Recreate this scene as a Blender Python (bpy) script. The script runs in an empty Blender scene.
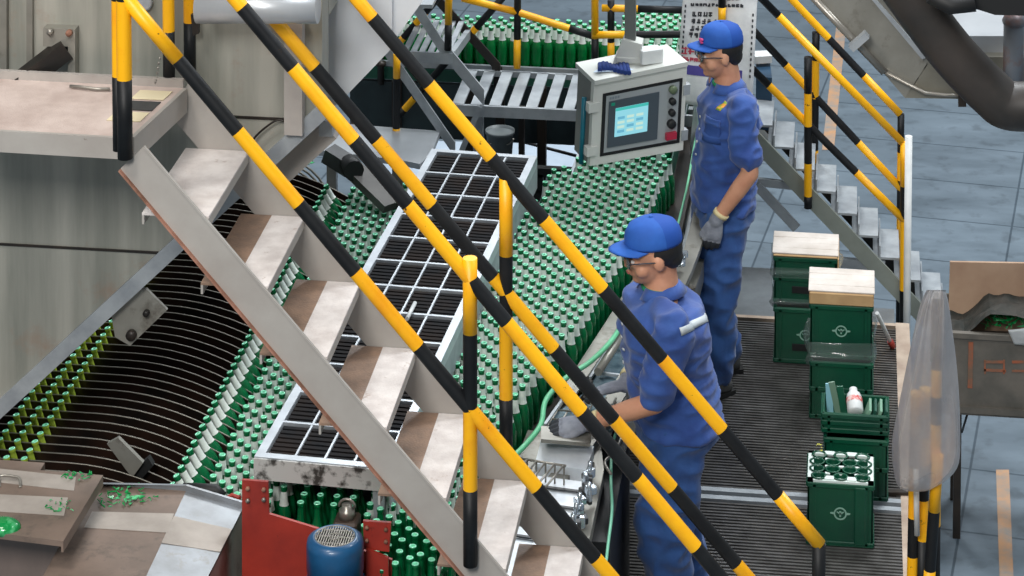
import bpy, math, random
import numpy as np
from mathutils import Vector, Matrix, noise
random.seed(7)
scn = bpy.context.scene
COL = scn.collection
# ------------------------------------------------------------------ camera
FPX=2650.; YH=-850.; PHI=math.radians(4); Y0=YH+FPX*math.tan(PHI)
YAW=math.atan(348/FPX*math.cos(PHI)); CH=6.0
FW=Vector((-math.sin(YAW)*math.cos(PHI),math.cos(YAW)*math.cos(PHI),-math.sin(PHI)))
RT=Vector((math.cos(YAW),math.sin(YAW),0)); UP=RT.cross(FW)
cam_d=bpy.data.cameras.new('camera'); cam=bpy.data.objects.new('camera',cam_d); COL.objects.link(cam)
cam.matrix_world=Matrix.Translation((0,0,CH))@Matrix((RT,UP,-FW)).transposed().to_4x4()
cam_d.sensor_fit='HORIZONTAL'; cam_d.sensor_width=36.; cam_d.lens=FPX/1024*36.
cam_d.shift_y=-(288-Y0)/1024.; cam_d.clip_end=200
scn.camera=cam
def P(px,py,x=None,y=None,z=None):
    """world point on a plane x=, y= or z= that the photo shows at px,py"""
    r=FW+RT*((px-512)/FPX)-UP*((py-Y0)/FPX)
    if z is not None: t=(z-CH)/r.z
    elif y is not None: t=y/r.y
    else: t=x/r.x
    return Vector((0,0,CH))+r*t
# ------------------------------------------------------------------ materials
def lin(c): return tuple(((v/255.)/12.92 if v/255.<=.04045 else ((v/255.+.055)/1.055)**2.4) for v in c)
MATS={}
def mat(name,c1,c2=None,rough=.6,metal=0.,scale=6.,amt=.5,bump=0.,bscale=40.,spec=.5,trans=0.,coat=0.,alpha=1.,emit=None,es=1.,stretch=(1,1,1),contrast=(.35,.65),rough2=None,c3=None,c3th=(.6,.7),c3scale=3.,sheen=0.):
    if name in MATS: return MATS[name]
    m=bpy.data.materials.new(name); m.use_nodes=True; nt=m.node_tree; N=nt.nodes; L=nt.links
    b=N['Principled BSDF']
    b.inputs['Roughness'].default_value=rough; b.inputs['Metallic'].default_value=metal
    b.inputs['Specular IOR Level'].default_value=spec
    b.inputs['Transmission Weight'].default_value=trans; b.inputs['Coat Weight'].default_value=coat
    b.inputs['Alpha'].default_value=alpha; b.inputs['Sheen Weight'].default_value=sheen
    a=lin(c1)+(1,)
    b.inputs['Base Color'].default_value=a
    tc=N.new('ShaderNodeTexCoord'); mp=N.new('ShaderNodeMapping'); mp.inputs['Scale'].default_value=stretch
    L.new(tc.outputs['Object'],mp.inputs['Vector'])
    if c2 is not None:
        nz=N.new('ShaderNodeTexNoise'); nz.inputs['Scale'].default_value=scale; nz.inputs['Detail'].default_value=6; nz.inputs['Roughness'].default_value=.6
        L.new(mp.outputs[0],nz.inputs['Vector'])
        r=N.new('ShaderNodeValToRGB'); r.color_ramp.elements[0].position=contrast[0]; r.color_ramp.elements[1].position=contrast[1]
        r.color_ramp.elements[0].color=a; r.color_ramp.elements[1].color=lin(c2)+(1,)
        L.new(nz.outputs['Fac'],r.inputs['Fac']); out=r.outputs['Color']
        if c3 is not None:
            n3=N.new('ShaderNodeTexNoise'); n3.inputs['Scale'].default_value=c3scale; n3.inputs['Detail'].default_value=8; n3.inputs['Roughness'].default_value=.7
            L.new(tc.outputs['Object'],n3.inputs['Vector'])
            mr=N.new('ShaderNodeMapRange'); mr.inputs['From Min'].default_value=c3th[0]; mr.inputs['From Max'].default_value=c3th[1]
            L.new(n3.outputs['Fac'],mr.inputs['Value'])
            mx=N.new('ShaderNodeMix'); mx.data_type='RGBA'; L.new(mr.outputs[0],mx.inputs['Factor']); L.new(out,mx.inputs[6]); mx.inputs[7].default_value=lin(c3)+(1,)
            out=mx.outputs[2]
        L.new(out,b.inputs['Base Color'])
        if rough2 is not None:
            m2=N.new('ShaderNodeMapRange'); m2.inputs['From Min'].default_value=contrast[0]; m2.inputs['From Max'].default_value=contrast[1]
            m2.inputs['To Min'].default_value=rough; m2.inputs['To Max'].default_value=rough2
            L.new(nz.outputs['Fac'],m2.inputs['Value']); L.new(m2.outputs[0],b.inputs['Roughness'])
    if bump:
        n2=N.new('ShaderNodeTexNoise'); n2.inputs['Scale'].default_value=bscale; n2.inputs['Detail'].default_value=4
        L.new(mp.outputs[0],n2.inputs['Vector'])
        bp=N.new('ShaderNodeBump'); bp.inputs['Strength'].default_value=bump; bp.inputs['Distance'].default_value=.01
        L.new(n2.outputs['Fac'],bp.inputs['Height']); L.new(bp.outputs[0],b.inputs['Normal'])
    if emit:
        b.inputs['Emission Color'].default_value=lin(emit)+(1,); b.inputs['Emission Strength'].default_value=es
    MATS[name]=m; return m
YEL=mat('yellow paint',(252,184,10),(236,150,10),rough=.42,scale=5,contrast=(.5,.75),c3=(70,50,25),c3th=(.66,.70),c3scale=22)
BLK=mat('black paint',(17,19,22),(28,30,32),rough=.5,spec=.3,scale=9,c3=(120,92,40),c3th=(.70,.73),c3scale=25)
GALV=mat('galvanised steel',(176,182,186),(150,156,162),rough=.5,metal=.35,scale=8,bump=.05)
GREYP=mat('grey painted steel',(176,170,164),(158,152,147),rough=.6,scale=5,c3=(120,100,85),c3th=(.66,.76),c3scale=5)
STRG=mat('pale grey stringer paint',(172,168,162),(160,154,148),rough=.55,scale=4,c3=(120,110,100),c3th=(.68,.74),c3scale=9)
RUSTE=mat('rusty edge',(178,128,108),(120,84,66),rough=.8,scale=12)
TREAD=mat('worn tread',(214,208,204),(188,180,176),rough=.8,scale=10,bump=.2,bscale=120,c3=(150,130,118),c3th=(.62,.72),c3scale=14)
TREADB=mat('brown tread back',(150,122,102),(118,98,84),rough=.55,scale=10,bump=.2,bscale=120)  # browner tone for the back half of the lower treads
LAND=mat('pinkish grit floor',(206,190,182),(182,164,156),rough=.85,scale=7,bump=.25,bscale=150)
CREAM=mat('cream tape',(226,214,180),rough=.7); DGREY=mat('dark grey paint',(64,66,68),(48,50,52),rough=.5,scale=8)
STAIN=mat('stainless panel',(112,116,108),(176,174,164),rough=.42,metal=.25,scale=2.0,stretch=(2.6,1,.22),contrast=(.28,.68),c3=(150,120,100),c3th=(.56,.75),c3scale=1.6)
STAINL=mat('light stainless',(188,192,196),(172,176,180),rough=.35,metal=.35,scale=3,stretch=(1,1,.4))
STAIND=mat('dull stainless',(128,126,118),(150,148,140),rough=.4,metal=.4,scale=4,c3=(92,84,74),c3th=(.55,.7),c3scale=5)
SHINY=mat('bright stainless',(200,208,216),(168,176,184),rough=.22,metal=.8,scale=7)
ALU=mat('aluminium frame',(200,206,212),(180,186,192),rough=.38,metal=.4,scale=8)
ALUD=mat('soiled aluminium',(206,206,202),(70,68,64),rough=.5,metal=.2,scale=12,stretch=(1,1,1),contrast=(.52,.62))
GRILL=mat('dark grille',(24,25,28),(40,30,25),rough=.75,scale=5,contrast=(.4,.7),spec=.15)
BLACK=mat('black rubber',(20,21,22),rough=.6); DARK=mat('dark steel',(34,33,32),(52,44,38),rough=.45,metal=.3,scale=8)
GEDGE=mat('oily steel edge highlight',(118,114,106),rough=.4,metal=.5)  # edge highlight painted in, lighter than the guide steel
HOP=mat('pale hopper paint',(212,216,220),(196,200,205),rough=.45,scale=3,c3=(160,156,150),c3th=(.66,.74),c3scale=6)
GUIDE=mat('oily guide steel',(30,26,24),(58,40,32),rough=.35,metal=.5,scale=5)
EDGE=mat('worn steel edge',(150,146,138),rough=.35,metal=.6)
TEAL=mat('dark teal machine paint',(38,54,58),(28,38,42),rough=.45,scale=5)
GREENP=mat('green machine paint',(24,84,66),(18,60,50),rough=.5,scale=6)
RED=mat('red oxide paint',(164,50,36),(134,40,32),rough=.5,scale=5,bump=.05,c3=(80,34,30),c3th=(.62,.7),c3scale=9)
BLUEM=mat('blue motor paint',(24,92,140),(20,70,110),rough=.4,scale=6,coat=.2)
GRAT=mat('grating steel',(92,90,88),(124,122,120),rough=.3,metal=.6,scale=9,contrast=(.35,.65),bump=.1)
PLATE=mat('deck plate',(136,142,146),(98,102,104),rough=.3,metal=.35,scale=2.4,rough2=.5)
TAN=mat('tan deck edge',(186,168,150),(160,140,124),rough=.7,scale=8)
CRATE=mat('dark green crate plastic',(10,78,54),(8,62,46),rough=.35,scale=5,coat=.15)
CRATEW=mat('crate rim pale',(214,226,220),rough=.4); CRATEL=mat('crate emblem',(132,172,154),rough=.6)
CARD=mat('cardboard',(200,166,120),(178,144,102),rough=.8,scale=6); PAPER=mat('pale wrap',(214,206,198),(192,182,172),rough=.6,scale=6,bump=.3,bscale=20)
BLUEF=mat('blue workwear',(52,88,158),(40,70,138),rough=.85,scale=9,bump=.25,bscale=30,sheen=.2)
BLUEF2=mat('blue trousers',(44,88,150),(34,70,128),rough=.8,scale=9,bump=.3,bscale=24,sheen=.2)
CAPB=mat('blue cap',(40,98,186),(32,84,168),rough=.8,scale=9); CAPD=mat('cap rear panel',(22,74,160),rough=.8)
SKIN=mat('skin',(206,152,122),(190,132,104),rough=.55,scale=8); HAIR=mat('black hair',(22,19,18),rough=.6)
GLOVE=mat('grey glove',(150,154,164),(118,122,134),rough=.85,scale=20); GLOVED=mat('dipped fingers',(46,50,56),rough=.7); CREAMC=mat('glove cuff',(224,208,160),rough=.85)
BOOT=mat('grey boot',(92,92,90),(66,66,66),rough=.7,scale=12); SOLE=mat('sole',(26,26,26),rough=.8)
GRSHIRT=mat('green undershirt',(30,140,96),rough=.8); REFL=mat('reflective tape',(196,204,208),rough=.4)
WHITEP=mat('white paint',(224,226,224),(206,210,210),rough=.4,scale=9); CABG=mat('cabinet pale grey',(206,208,202),(196,198,192),rough=.4,scale=4)
WOOD=mat('plywood',(176,148,124),(156,126,104),rough=.8,scale=4,c3=(92,72,60),c3th=(.66,.7),c3scale=9)
BIN=mat('bin steel',(112,106,98),(84,82,76),rough=.55,metal=.2,scale=5,c3=(176,84,44),c3th=(.60,.72),c3scale=4)
RUBBLE=mat('dark rubble',(54,50,44),(30,34,30),rough=.8,scale=14); SHARD=mat('green glass shard',(16,140,70),(120,220,160),rough=.15,scale=20,contrast=(.5,.75))
ORAN=mat('faded orange line',(196,150,110),(140,142,140),rough=.7,scale=8,contrast=(.35,.7))
LBL=mat('neck foil',(232,238,230),(206,216,210),rough=.4,metal=.15,scale=30)
def glassmat(name,c,trans,rough):
    m=mat(name,c,rough=rough,trans=trans,spec=.6); b=m.node_tree.nodes['Principled BSDF']; b.inputs['IOR'].default_value=1.45; return m
BGL=glassmat('green bottle glass',(10,120,70),.4,.12)
LIP=glassmat('bottle rim highlight glass',(150,240,200),.1,.12)  # overhead light caught by the rim, painted in as pale mint
LITGL=glassmat('yellow lit green glass',(168,190,70),.25,.15)  # yellow lamplight painted into the green glass of the lane-end bottles
BGL2=glassmat('back green bottle glass',(12,140,70),.45,.12)
CLEAR=glassmat('clear plastic film',(215,220,222),.6,.3); 
# ------------------------------------------------------------------ mesh builder
class MB:
    def __init__(s): s.v=[]; s.f=[]; s.m=[]; s.sm=[]
    def add(s,vs,fs,mi=0,smooth=False):
        o=len(s.v); s.v+= [Vector(v) for v in vs]; s.f+=[[i+o for i in f] for f in fs]; s.m+=[mi]*len(fs); s.sm+=[smooth]*len(fs); return s
    def box(s,c,d,mi=0,R=None,bev=.0):
        x,y,z=[q/2. for q in d]; c=Vector(c)
        b=min(bev,x*.9,y*.9,z*.9)
        if b<=0:
            vs=[Vector((i*x,j*y,k*z)) for k in(-1,1) for j in(-1,1) for i in(-1,1)]
            fs=[(0,2,3,1),(4,5,7,6),(0,1,5,4),(2,6,7,3),(0,4,6,2),(1,3,7,5)]
        else:
            vs=[];idx={}
            for k in(-1,1):
                for j in(-1,1):
                    for i in(-1,1):
                        for a in range(3):
                            q=[i*(x-b),j*(y-b),k*(z-b)]; q[a]=(i*x,j*y,k*z)[a]; idx[(i,j,k,a)]=len(vs); vs.append(Vector(q))
            fs=[]
            for a in range(3):
                o=[q for q in range(3) if q!=a]
                for sg in(-1,1):
                    f=[]
                    for (p,q) in((-1,-1),(1,-1),(1,1),(-1,1)):
                        t=[0,0,0]; t[a]=sg; t[o[0]]=p; t[o[1]]=q; f.append(idx[(t[0],t[1],t[2],a)])
                    fs.append(f if (sg>0)^(a==1) else f[::-1])
                # edges parallel to axis a
                for p in(-1,1):
                    for q in(-1,1):
                        t0=[0,0,0]; t0[o[0]]=p; t0[o[1]]=q; t1=list(t0); t0[a]=-1; t1[a]=1
                        f=[idx[(*t0,o[0])],idx[(*t1,o[0])],idx[(*t1,o[1])],idx[(*t0,o[1])]]
                        fs.append(f if (p*q>0)^(a==1) else f[::-1])
            for k in(-1,1):
                for j in(-1,1):
                    for i in(-1,1):
                        f=[idx[(i,j,k,a)] for a in range(3)]; fs.append(f if i*j*k>0 else f[::-1])
        if R is not None: vs=[R@v for v in vs]
        return s.add([v+c for v in vs],fs,mi)
    def prism(s,poly,vec,mi=0):
        """closed polygon of points extruded by a vector"""
        poly=[Vector(p) for p in poly]; vec=Vector(vec); n=len(poly)
        nrm=Vector((0,0,0))
        for i in range(n): nrm+=poly[i].cross(poly[(i+1)%n])
        if nrm.dot(vec)>0: poly=poly[::-1]
        vs=poly+[p+vec for p in poly]
        fs=[list(range(n)),list(range(2*n-1,n-1,-1))]+[[i,i+n,(i+1)%n+n,(i+1)%n] for i in range(n)]
        fs=[f for f in fs]
        return s.add(vs,fs,mi)
    def tube(s,pts,r,mi=0,seg=12,caps=True,breaks=None,smooth=True,sq=None):
        """swept pipe; r number or list; breaks = list of (t0..,mat) handled by striped()"""
        pts=[Vector(p) for p in pts]; n=len(pts); rs=r if isinstance(r,(list,tuple)) else [r]*n
        vs=[];fs=[];prev=None
        for i,p in enumerate(pts):
            d=(pts[min(i+1,n-1)]-pts[max(i-1,0)]).normalized()
            if prev is None:
                a=Vector((0,0,1)) if abs(d.z)<.9 else Vector((1,0,0)); u=d.cross(a).normalized()
            else: u=(prev-d*prev.dot(d)).normalized()
            prev=u; w=d.cross(u)
            for k in range(seg):
                t=2*math.pi*k/seg; vs.append(p+(u*math.cos(t)+w*math.sin(t))*rs[i])
        for i in range(n-1):
            for k in range(seg):
                k2=(k+1)%seg; fs.append([i*seg+k,i*seg+k2,(i+1)*seg+k2,(i+1)*seg+k])
        s.add(vs,fs,mi,smooth)
        if caps:
            o=len(s.v)-len(vs)
            s.f+=[[o+k for k in range(seg)][::-1],[o+(n-1)*seg+k for k in range(seg)]]; s.m+=[mi]*2; s.sm+=[False]*2
        return s
    def bar(s,p0,p1,w,h,mi=0,up=(0,0,1)):
        p0=Vector(p0);p1=Vector(p1); d=(p1-p0); L=d.length; d.normalize(); u=Vector(up); sd=d.cross(u).normalized(); u=sd.cross(d)
        R=Matrix((d,-sd,u)).transposed(); return s.box((p0+p1)/2,(L,w,h),mi,R)
    def lathe(s,prof,c=(0,0,0),seg=20,mi=0,axis=None,smooth=True,mis=None):
        c=Vector(c); vs=[];fs=[];n=len(prof)
        R=Matrix.Identity(3)
        if axis is not None: R=Vector((0,0,1)).rotation_difference(Vector(axis)).to_matrix()
        for (r,z) in prof:
            for k in range(seg):
                t=2*math.pi*k/seg; vs.append(c+R@Vector((r*math.cos(t),r*math.sin(t),z)))
        ms=[]
        o=len(s.v); s.v+=vs
        for i in range(n-1):
            for k in range(seg):
                k2=(k+1)%seg; s.f.append([o+i*seg+k,o+i*seg+k2,o+(i+1)*seg+k2,o+(i+1)*seg+k]); s.m.append(mis[i] if mis else mi); s.sm.append(smooth)
        if prof[0][0]>1e-5: s.f.append([o+k for k in range(seg)][::-1]); s.m.append(mis[0] if mis else mi); s.sm.append(False)
        if prof[-1][0]>1e-5: s.f.append([o+(n-1)*seg+k for k in range(seg)]); s.m.append(mis[-1] if mis else mi); s.sm.append(False)
        return s
    def loft(s,rings,mi=0,seg=20,smooth=True,power=2.0):
        """rings: (center, u-vector(radius), v-vector(radius)); closed ends"""
        vs=[];n=len(rings);fs=[]
        for c,u,v in rings:
            c=Vector(c);u=Vector(u);v=Vector(v)
            for k in range(seg):
                t=2*math.pi*k/seg; ct,st=math.cos(t),math.sin(t)
                e=2./power; vs.append(c+u*(abs(ct)**e*(1 if ct>=0 else -1))+v*(abs(st)**e*(1 if st>=0 else -1)))
        for i in range(n-1):
            for k in range(seg):
                k2=(k+1)%seg; fs.append([i*seg+k,i*seg+k2,(i+1)*seg+k2,(i+1)*seg+k])
        fs+=[[k for k in range(seg)][::-1],[(n-1)*seg+k for k in range(seg)]]
        return s.add(vs,fs,mi,smooth)
    def ball(s,c,r,mi=0,seg=16,rings=10,R=None):
        c=Vector(c); r=Vector(r) if hasattr(r,'__len__') else Vector((r,r,r)); vs=[Vector((0,0,-1))];
        for i in range(1,rings):
            a=-math.pi/2+math.pi*i/rings
            for k in range(seg): t=2*math.pi*k/seg; vs.append(Vector((math.cos(a)*math.cos(t),math.cos(a)*math.sin(t),math.sin(a))))
        vs.append(Vector((0,0,1))); fs=[]
        for k in range(seg): fs.append([0,1+(k+1)%seg,1+k])
        for i in range(rings-2):
            for k in range(seg): a=1+i*seg; fs.append([a+k,a+(k+1)%seg,a+seg+(k+1)%seg,a+seg+k])
        a=1+(rings-2)*seg
        for k in range(seg): fs.append([a+k,a+(k+1)%seg,len(vs)-1])
        vs=[Vector((v.x*r.x,v.y*r.y,v.z*r.z)) for v in vs]
        if R is not None: vs=[R@v for v in vs]
        return s.add([v+c for v in vs],fs,mi,True)
    def mesh(s,name,mats,off=Vector((0,0,0))):
        me=bpy.data.meshes.new(name); me.from_pydata([tuple(v-off) for v in s.v],[],s.f)
        for m in (mats if isinstance(mats,(list,tuple)) else [mats]): me.materials.append(m)
        me.polygons.foreach_set('material_index',s.m); me.polygons.foreach_set('use_smooth',s.sm); me.update()
        return me
def root(name,label,cat,loc,group=None):
    o=bpy.data.objects.new(name,None); COL.objects.link(o); o.location=loc; o.empty_display_size=.05
    o['label']=label; o['category']=cat
    if group: o['group']=group
    return o
def wloc(o):
    v=Vector(o.location)
    while o.parent: o=o.parent; v+=Vector(o.location)
    return v
def part(name,mb,mats,parent,label=None,kind=None):
    o=bpy.data.objects.new(name,mb.mesh(name,mats,wloc(parent))); COL.objects.link(o); o.parent=parent
    if label: o['label']=label
    if kind: o['kind']=kind
    return o
def legs(lst,mats,parent,name='leg'):
    for c,d in lst:
        m=MB(); m.box(c,d); part(name,m,mats,parent)
def solo(name,mb,mats,label=None,cat=None,group=None,kind=None):
    xs=[v.x for v in mb.v]; ys=[v.y for v in mb.v]; zs=[v.z for v in mb.v]
    c=Vector(((min(xs)+max(xs))/2,(min(ys)+max(ys))/2,min(zs)))
    o=bpy.data.objects.new(name,mb.mesh(name,mats,c)); COL.objects.link(o); o.location=c
    if label: o['label']=label
    if cat: o['category']=cat
    if group: o['group']=group
    if kind: o['kind']=kind
    return o
def copy_tree(o,loc,rot=None):
    r=o.copy(); COL.objects.link(r); r.location=loc
    if rot is not None: r.rotation_euler=rot
    for ch in list(o.children):
        c=ch.copy(); COL.objects.link(c); c.parent=r
    return r
def striped(p0,p1,brk,first,r=.0245,seg=14,mb=None,extra=None):
    """pipe p0-p1 painted yellow(0)/black(1); brk = world points where the colour changes"""
    mb=mb or MB(); p0=Vector(p0);p1=Vector(p1); d=p1-p0; L=d.length; d.normalize()
    ts=[0.]+sorted(min(max((Vector(b)-p0).dot(d),.001),L-.001) for b in brk)+[L]; c=first
    for a,b in zip(ts,ts[1:]):
        mb.tube([p0+d*a,p0+d*b],r,c,seg,caps=(a==0. or b==L)); c=1-c
    return mb
def YP(pts,Y): return [P(a,b,y=Y) for a,b in pts]
def ZP(pts,Z): return [P(a,b,z=Z) for a,b in pts]
def crom(pts,n=6):
    pts=[Vector(p) for p in pts]; out=[]
    for i in range(len(pts)-1):
        a=pts[max(i-1,0)];b=pts[i];c=pts[i+1];d=pts[min(i+2,len(pts)-1)]
        for k in range(n):
            t=k/n; out.append(.5*((2*b)+(c-a)*t+(2*a-5*b+4*c-d)*t*t+(-a+3*b-3*c+d)*t**3))
    out.append(pts[-1]); return out
# ================================================================== FLOOR
FZ=-.6
def floor_material():
    m=bpy.data.materials.new('concrete floor'); m.use_nodes=True; N=m.node_tree.nodes; L=m.node_tree.links; b=N['Principled BSDF']
    tc=N.new('ShaderNodeTexCoord'); mp=N.new('ShaderNodeMapping'); mp.inputs['Rotation'].default_value=(0,0,math.radians(7)); L.new(tc.outputs['Object'],mp.inputs[0])
    n=N.new('ShaderNodeTexNoise'); n.inputs['Scale'].default_value=1.3; n.inputs['Detail'].default_value=8; n.inputs['Roughness'].default_value=.62
    mp2=N.new('ShaderNodeMapping'); mp2.inputs['Scale'].default_value=(1,2.6,1); L.new(tc.outputs['Object'],mp2.inputs[0]); L.new(mp2.outputs[0],n.inputs['Vector'])
    r=N.new('ShaderNodeValToRGB'); e=r.color_ramp.elements; e[0].position=.3; e[1].position=.72; e[0].color=lin((92,105,115))+(1,); e[1].color=lin((124,139,151))+(1,)
    L.new(n.outputs['Fac'],r.inputs['Fac'])
    br=N.new('ShaderNodeTexBrick'); br.offset=0; br.inputs['Scale'].default_value=1; br.inputs['Brick Width'].default_value=1.45; br.inputs['Row Height'].default_value=.62
    br.inputs['Mortar Size'].default_value=.009; br.inputs['Mortar Smooth'].default_value=.6; br.inputs['Color1'].default_value=(1,1,1,1); br.inputs['Color2'].default_value=(.9,.9,.9,1); br.inputs['Mortar'].default_value=(.38,.42,.45,1)
    L.new(mp.outputs[0],br.inputs['Vector'])
    mx=N.new('ShaderNodeMix'); mx.data_type='RGBA'; mx.blend_type='MULTIPLY'; mx.inputs['Factor'].default_value=1
    L.new(r.outputs['Color'],mx.inputs[6]); L.new(br.outputs['Color'],mx.inputs[7])
    n3=N.new('ShaderNodeTexNoise'); n3.inputs['Scale'].default_value=9; n3.inputs['Detail'].default_value=6; L.new(tc.outputs['Object'],n3.inputs['Vector'])
    r3=N.new('ShaderNodeValToRGB'); r3.color_ramp.elements[0].position=.3; r3.color_ramp.elements[0].color=(.72,.72,.72,1); r3.color_ramp.elements[1].position=.45; r3.color_ramp.elements[1].color=(1,1,1,1); L.new(n3.outputs['Fac'],r3.inputs['Fac'])
    m2=N.new('ShaderNodeMix'); m2.data_type='RGBA'; m2.blend_type='MULTIPLY'; m2.inputs['Factor'].default_value=1; L.new(mx.outputs[2],m2.inputs[6]); L.new(r3.outputs['Color'],m2.inputs[7])
    L.new(m2.outputs[2],b.inputs['Base Color'])
    mr=N.new('ShaderNodeMapRange'); mr.inputs['To Min'].default_value=.25; mr.inputs['To Max'].default_value=.6; L.new(n.outputs['Fac'],mr.inputs['Value']); L.new(mr.outputs[0],b.inputs['Roughness'])
    return m
FLOORM=floor_material()
m=MB(); m.box((0,20,FZ-.1),(30,36,.2)); solo('floor',m,FLOORM,kind='structure')
def mark(px,name):
    m=MB(); m.prism(ZP(px,FZ+.001),(0,0,.002)); solo(name,m,ORAN,kind='structure')
mark([(996,470),(1009,470),(1014,590),(1000,590)],'trim_1')
mark([(836,28),(846,28),(834,150),(822,150)],'trim_2')
# ================================================================== WORKING PLATFORM (deck)
DXR=.235; DXL=-1.05; DY0=8.9; DY1=13.32
dk=root('steel_platform','dark steel grating platform the two workers stand on','platform',((DXL+DXR)/2,11.3,0))
def grating(y0,y1):
    m=MB(); y=y0
    while y<y1:
        m.box(((DXL+DXR)/2,y,-.015),(DXR-DXL,.013,.03),0); y+=.0262
    for i in range(9): m.box((DXL+.06+i*.15,(y0+y1)/2,-.03),(.012,y1-y0,.03),0)
    return m
part('grating',grating(11.56,13.28),GRAT,dk); part('grating',grating(DY0,11.42),GRAT,dk)
m=MB(); m.box(((DXL+DXR)/2,11.455,-.02),(DXR-DXL,.035,.05)); m.box(((DXL+DXR)/2,11.525,-.02),(DXR-DXL,.035,.05)); part('cross_bar',m,GALV,dk,'pale joint bar between grating panels')
m=MB(); m.box(((DXL+DXR)/2,13.315,-.02),(DXR-DXL,.03,.05)); part('cross_bar',m,TAN,dk)
m=MB(); m.box((DXR+.035,11.1,-.03),(.07,4.5,.06)); part('edge_strip',m,TAN,dk,'tan worn edge strip')
m=MB(); m.box((-.42,13.42,-.015),(1.3,.18,.03)); m.box((-.62,13.72,-.015),(.9,.42,.03)); part('floor_plate',m,PLATE,dk,'smooth wet steel plate')
legs([((x,y,(FZ-.06)/2),(.08,.08,-FZ-.06)) for x in(DXL+.1,DXR-.05) for y in(9.2,11.48,13.2)],DARK,dk,'support_leg')
# ================================================================== NEAR STAIRCASE
SY1=9.2; SY0=8.6
st=root('steel_staircase','pale grey steel staircase with yellow and black striped handrails crossing the foreground','staircase',P(820,822,z=0))
ST0=Vector((-2.17,0,2.37)); RUN=.2043; RISE=.2345
def stringer(Y,t,pts):
    m=MB(); poly=YP(pts,Y); m.prism(poly,(0,t,0),0); return m
# near stringer: channel with rusty lower flange
a0=P(121,168,y=SY0); a1=P(145,145,y=SY0); b1=P(506,572,y=SY0); b0=P(466,575,y=SY0)
dirn=(b1-a1).normalized(); k=(a1.z+.0)/(-dirn.z); foot1=a1+dirn*((a1.z-.0)/-dirn.z); foot0=a0+dirn*((a0.z)/-dirn.z)
m=MB(); m.prism([a0,a1,foot1,foot0],(0,-.012,0),0); part('stringer',m,STRG,st)
s_near=st.children[0]
m=MB(); nrm=Vector((dirn.z,0,-dirn.x)); m.bar(a0+Vector((0,-.018,0)),foot0+Vector((0,-.018,0)),.022,.006,0,up=(-dirn.z,0,dirn.x)); part('flange',m,RUSTE,s_near,'rust stained lower flange')
m=MB(); m.bar(a1+Vector((0,-.012,0)),foot1+Vector((0,-.012,0)),.012,.006,0,up=(-dirn.z,0,dirn.x)); part('flange',m,STRG,s_near)
# far stringer
off=Vector((0,SY1-SY0,0)); m=MB()
m.prism([a0+off+Vector((0,0,-.02)),a1+off+Vector((.02,0,.03)),foot1+off+Vector((.02,0,0)),foot0+off],(0,.012,0),0); part('stringer',m,STRG,st)
for n in range(0,10):
    fx=ST0.x+RUN*n; z=ST0.z-RISE*n
    m=MB(); bx=fx-.235
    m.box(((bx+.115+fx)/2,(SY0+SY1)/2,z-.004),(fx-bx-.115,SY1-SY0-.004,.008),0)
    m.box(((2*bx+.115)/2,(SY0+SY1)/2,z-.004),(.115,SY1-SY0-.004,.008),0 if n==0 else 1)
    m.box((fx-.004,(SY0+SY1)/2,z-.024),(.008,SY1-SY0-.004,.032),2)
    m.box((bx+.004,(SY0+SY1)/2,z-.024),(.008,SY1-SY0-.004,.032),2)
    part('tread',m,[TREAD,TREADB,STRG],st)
def rail(name,Y,p0,p1,brk,first,label=None,par=None,r=.0245):
    return part(name,striped(P(*p0,y=Y),P(*p1,y=Y),[P(*b,y=Y) for b in brk],first,r=r),[YEL,BLK],par or st,label)
YN=SY0-.03; YF=SY1+.03
rail('top_rail',YN,(110,-150),(790,660),[(140,-115),(185,-58),(246,4),(293,67),(353,141),(407,205),(470,280),(504,324),(580,413),(634,480),(694,549),(750,615)],0)
rail('middle_rail',YN,(120,-9),(720,707),[(179,59),(238,131),(300,203),(358,270),(420,345),(471,409),(537,488),(596,558),(650,622)],0)
rail('middle_rail',YF,(160,-115),(818,660),[(215,-50),(261,5),(315,67),(376,140),(433,204),(491,279),(553,350),(614,420),(674,487),(737,564),(790,628)],0)
rail('top_rail',YF,(230,-150),(820,545),[(270,-102),(318,-42),(372,18),(428,85),(490,158),(542,221),(602,290),(660,361),(722,430),(776,497)],0)
m=MB()
def vpost(px,y0,y1,brk,first,Y,r=.0245):
    a=P(px,y0,y=Y); b=P(px,y1,y=Y); b=Vector((a.x,a.y,b.z)); return striped(a,b,[Vector((a.x,a.y,P(px,q,y=Y).z)) for q in brk],first,r=r)
part('post',vpost(470,258,565,[333,407,489],0,YN),[YEL,BLK],st)
part('post',vpost(506,178,448,[255,322,398],0,YF),[YEL,BLK],st)
part('post',vpost(819,544,818,[620,690,760],1,YF),[YEL,BLK],st)
part('post',vpost(790,655,905,[730,810],0,YN),[YEL,BLK],st)
part('post',vpost(122,-150,158,[-70,0,79],0,YN,r=.026),[YEL,BLK],st)
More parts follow.
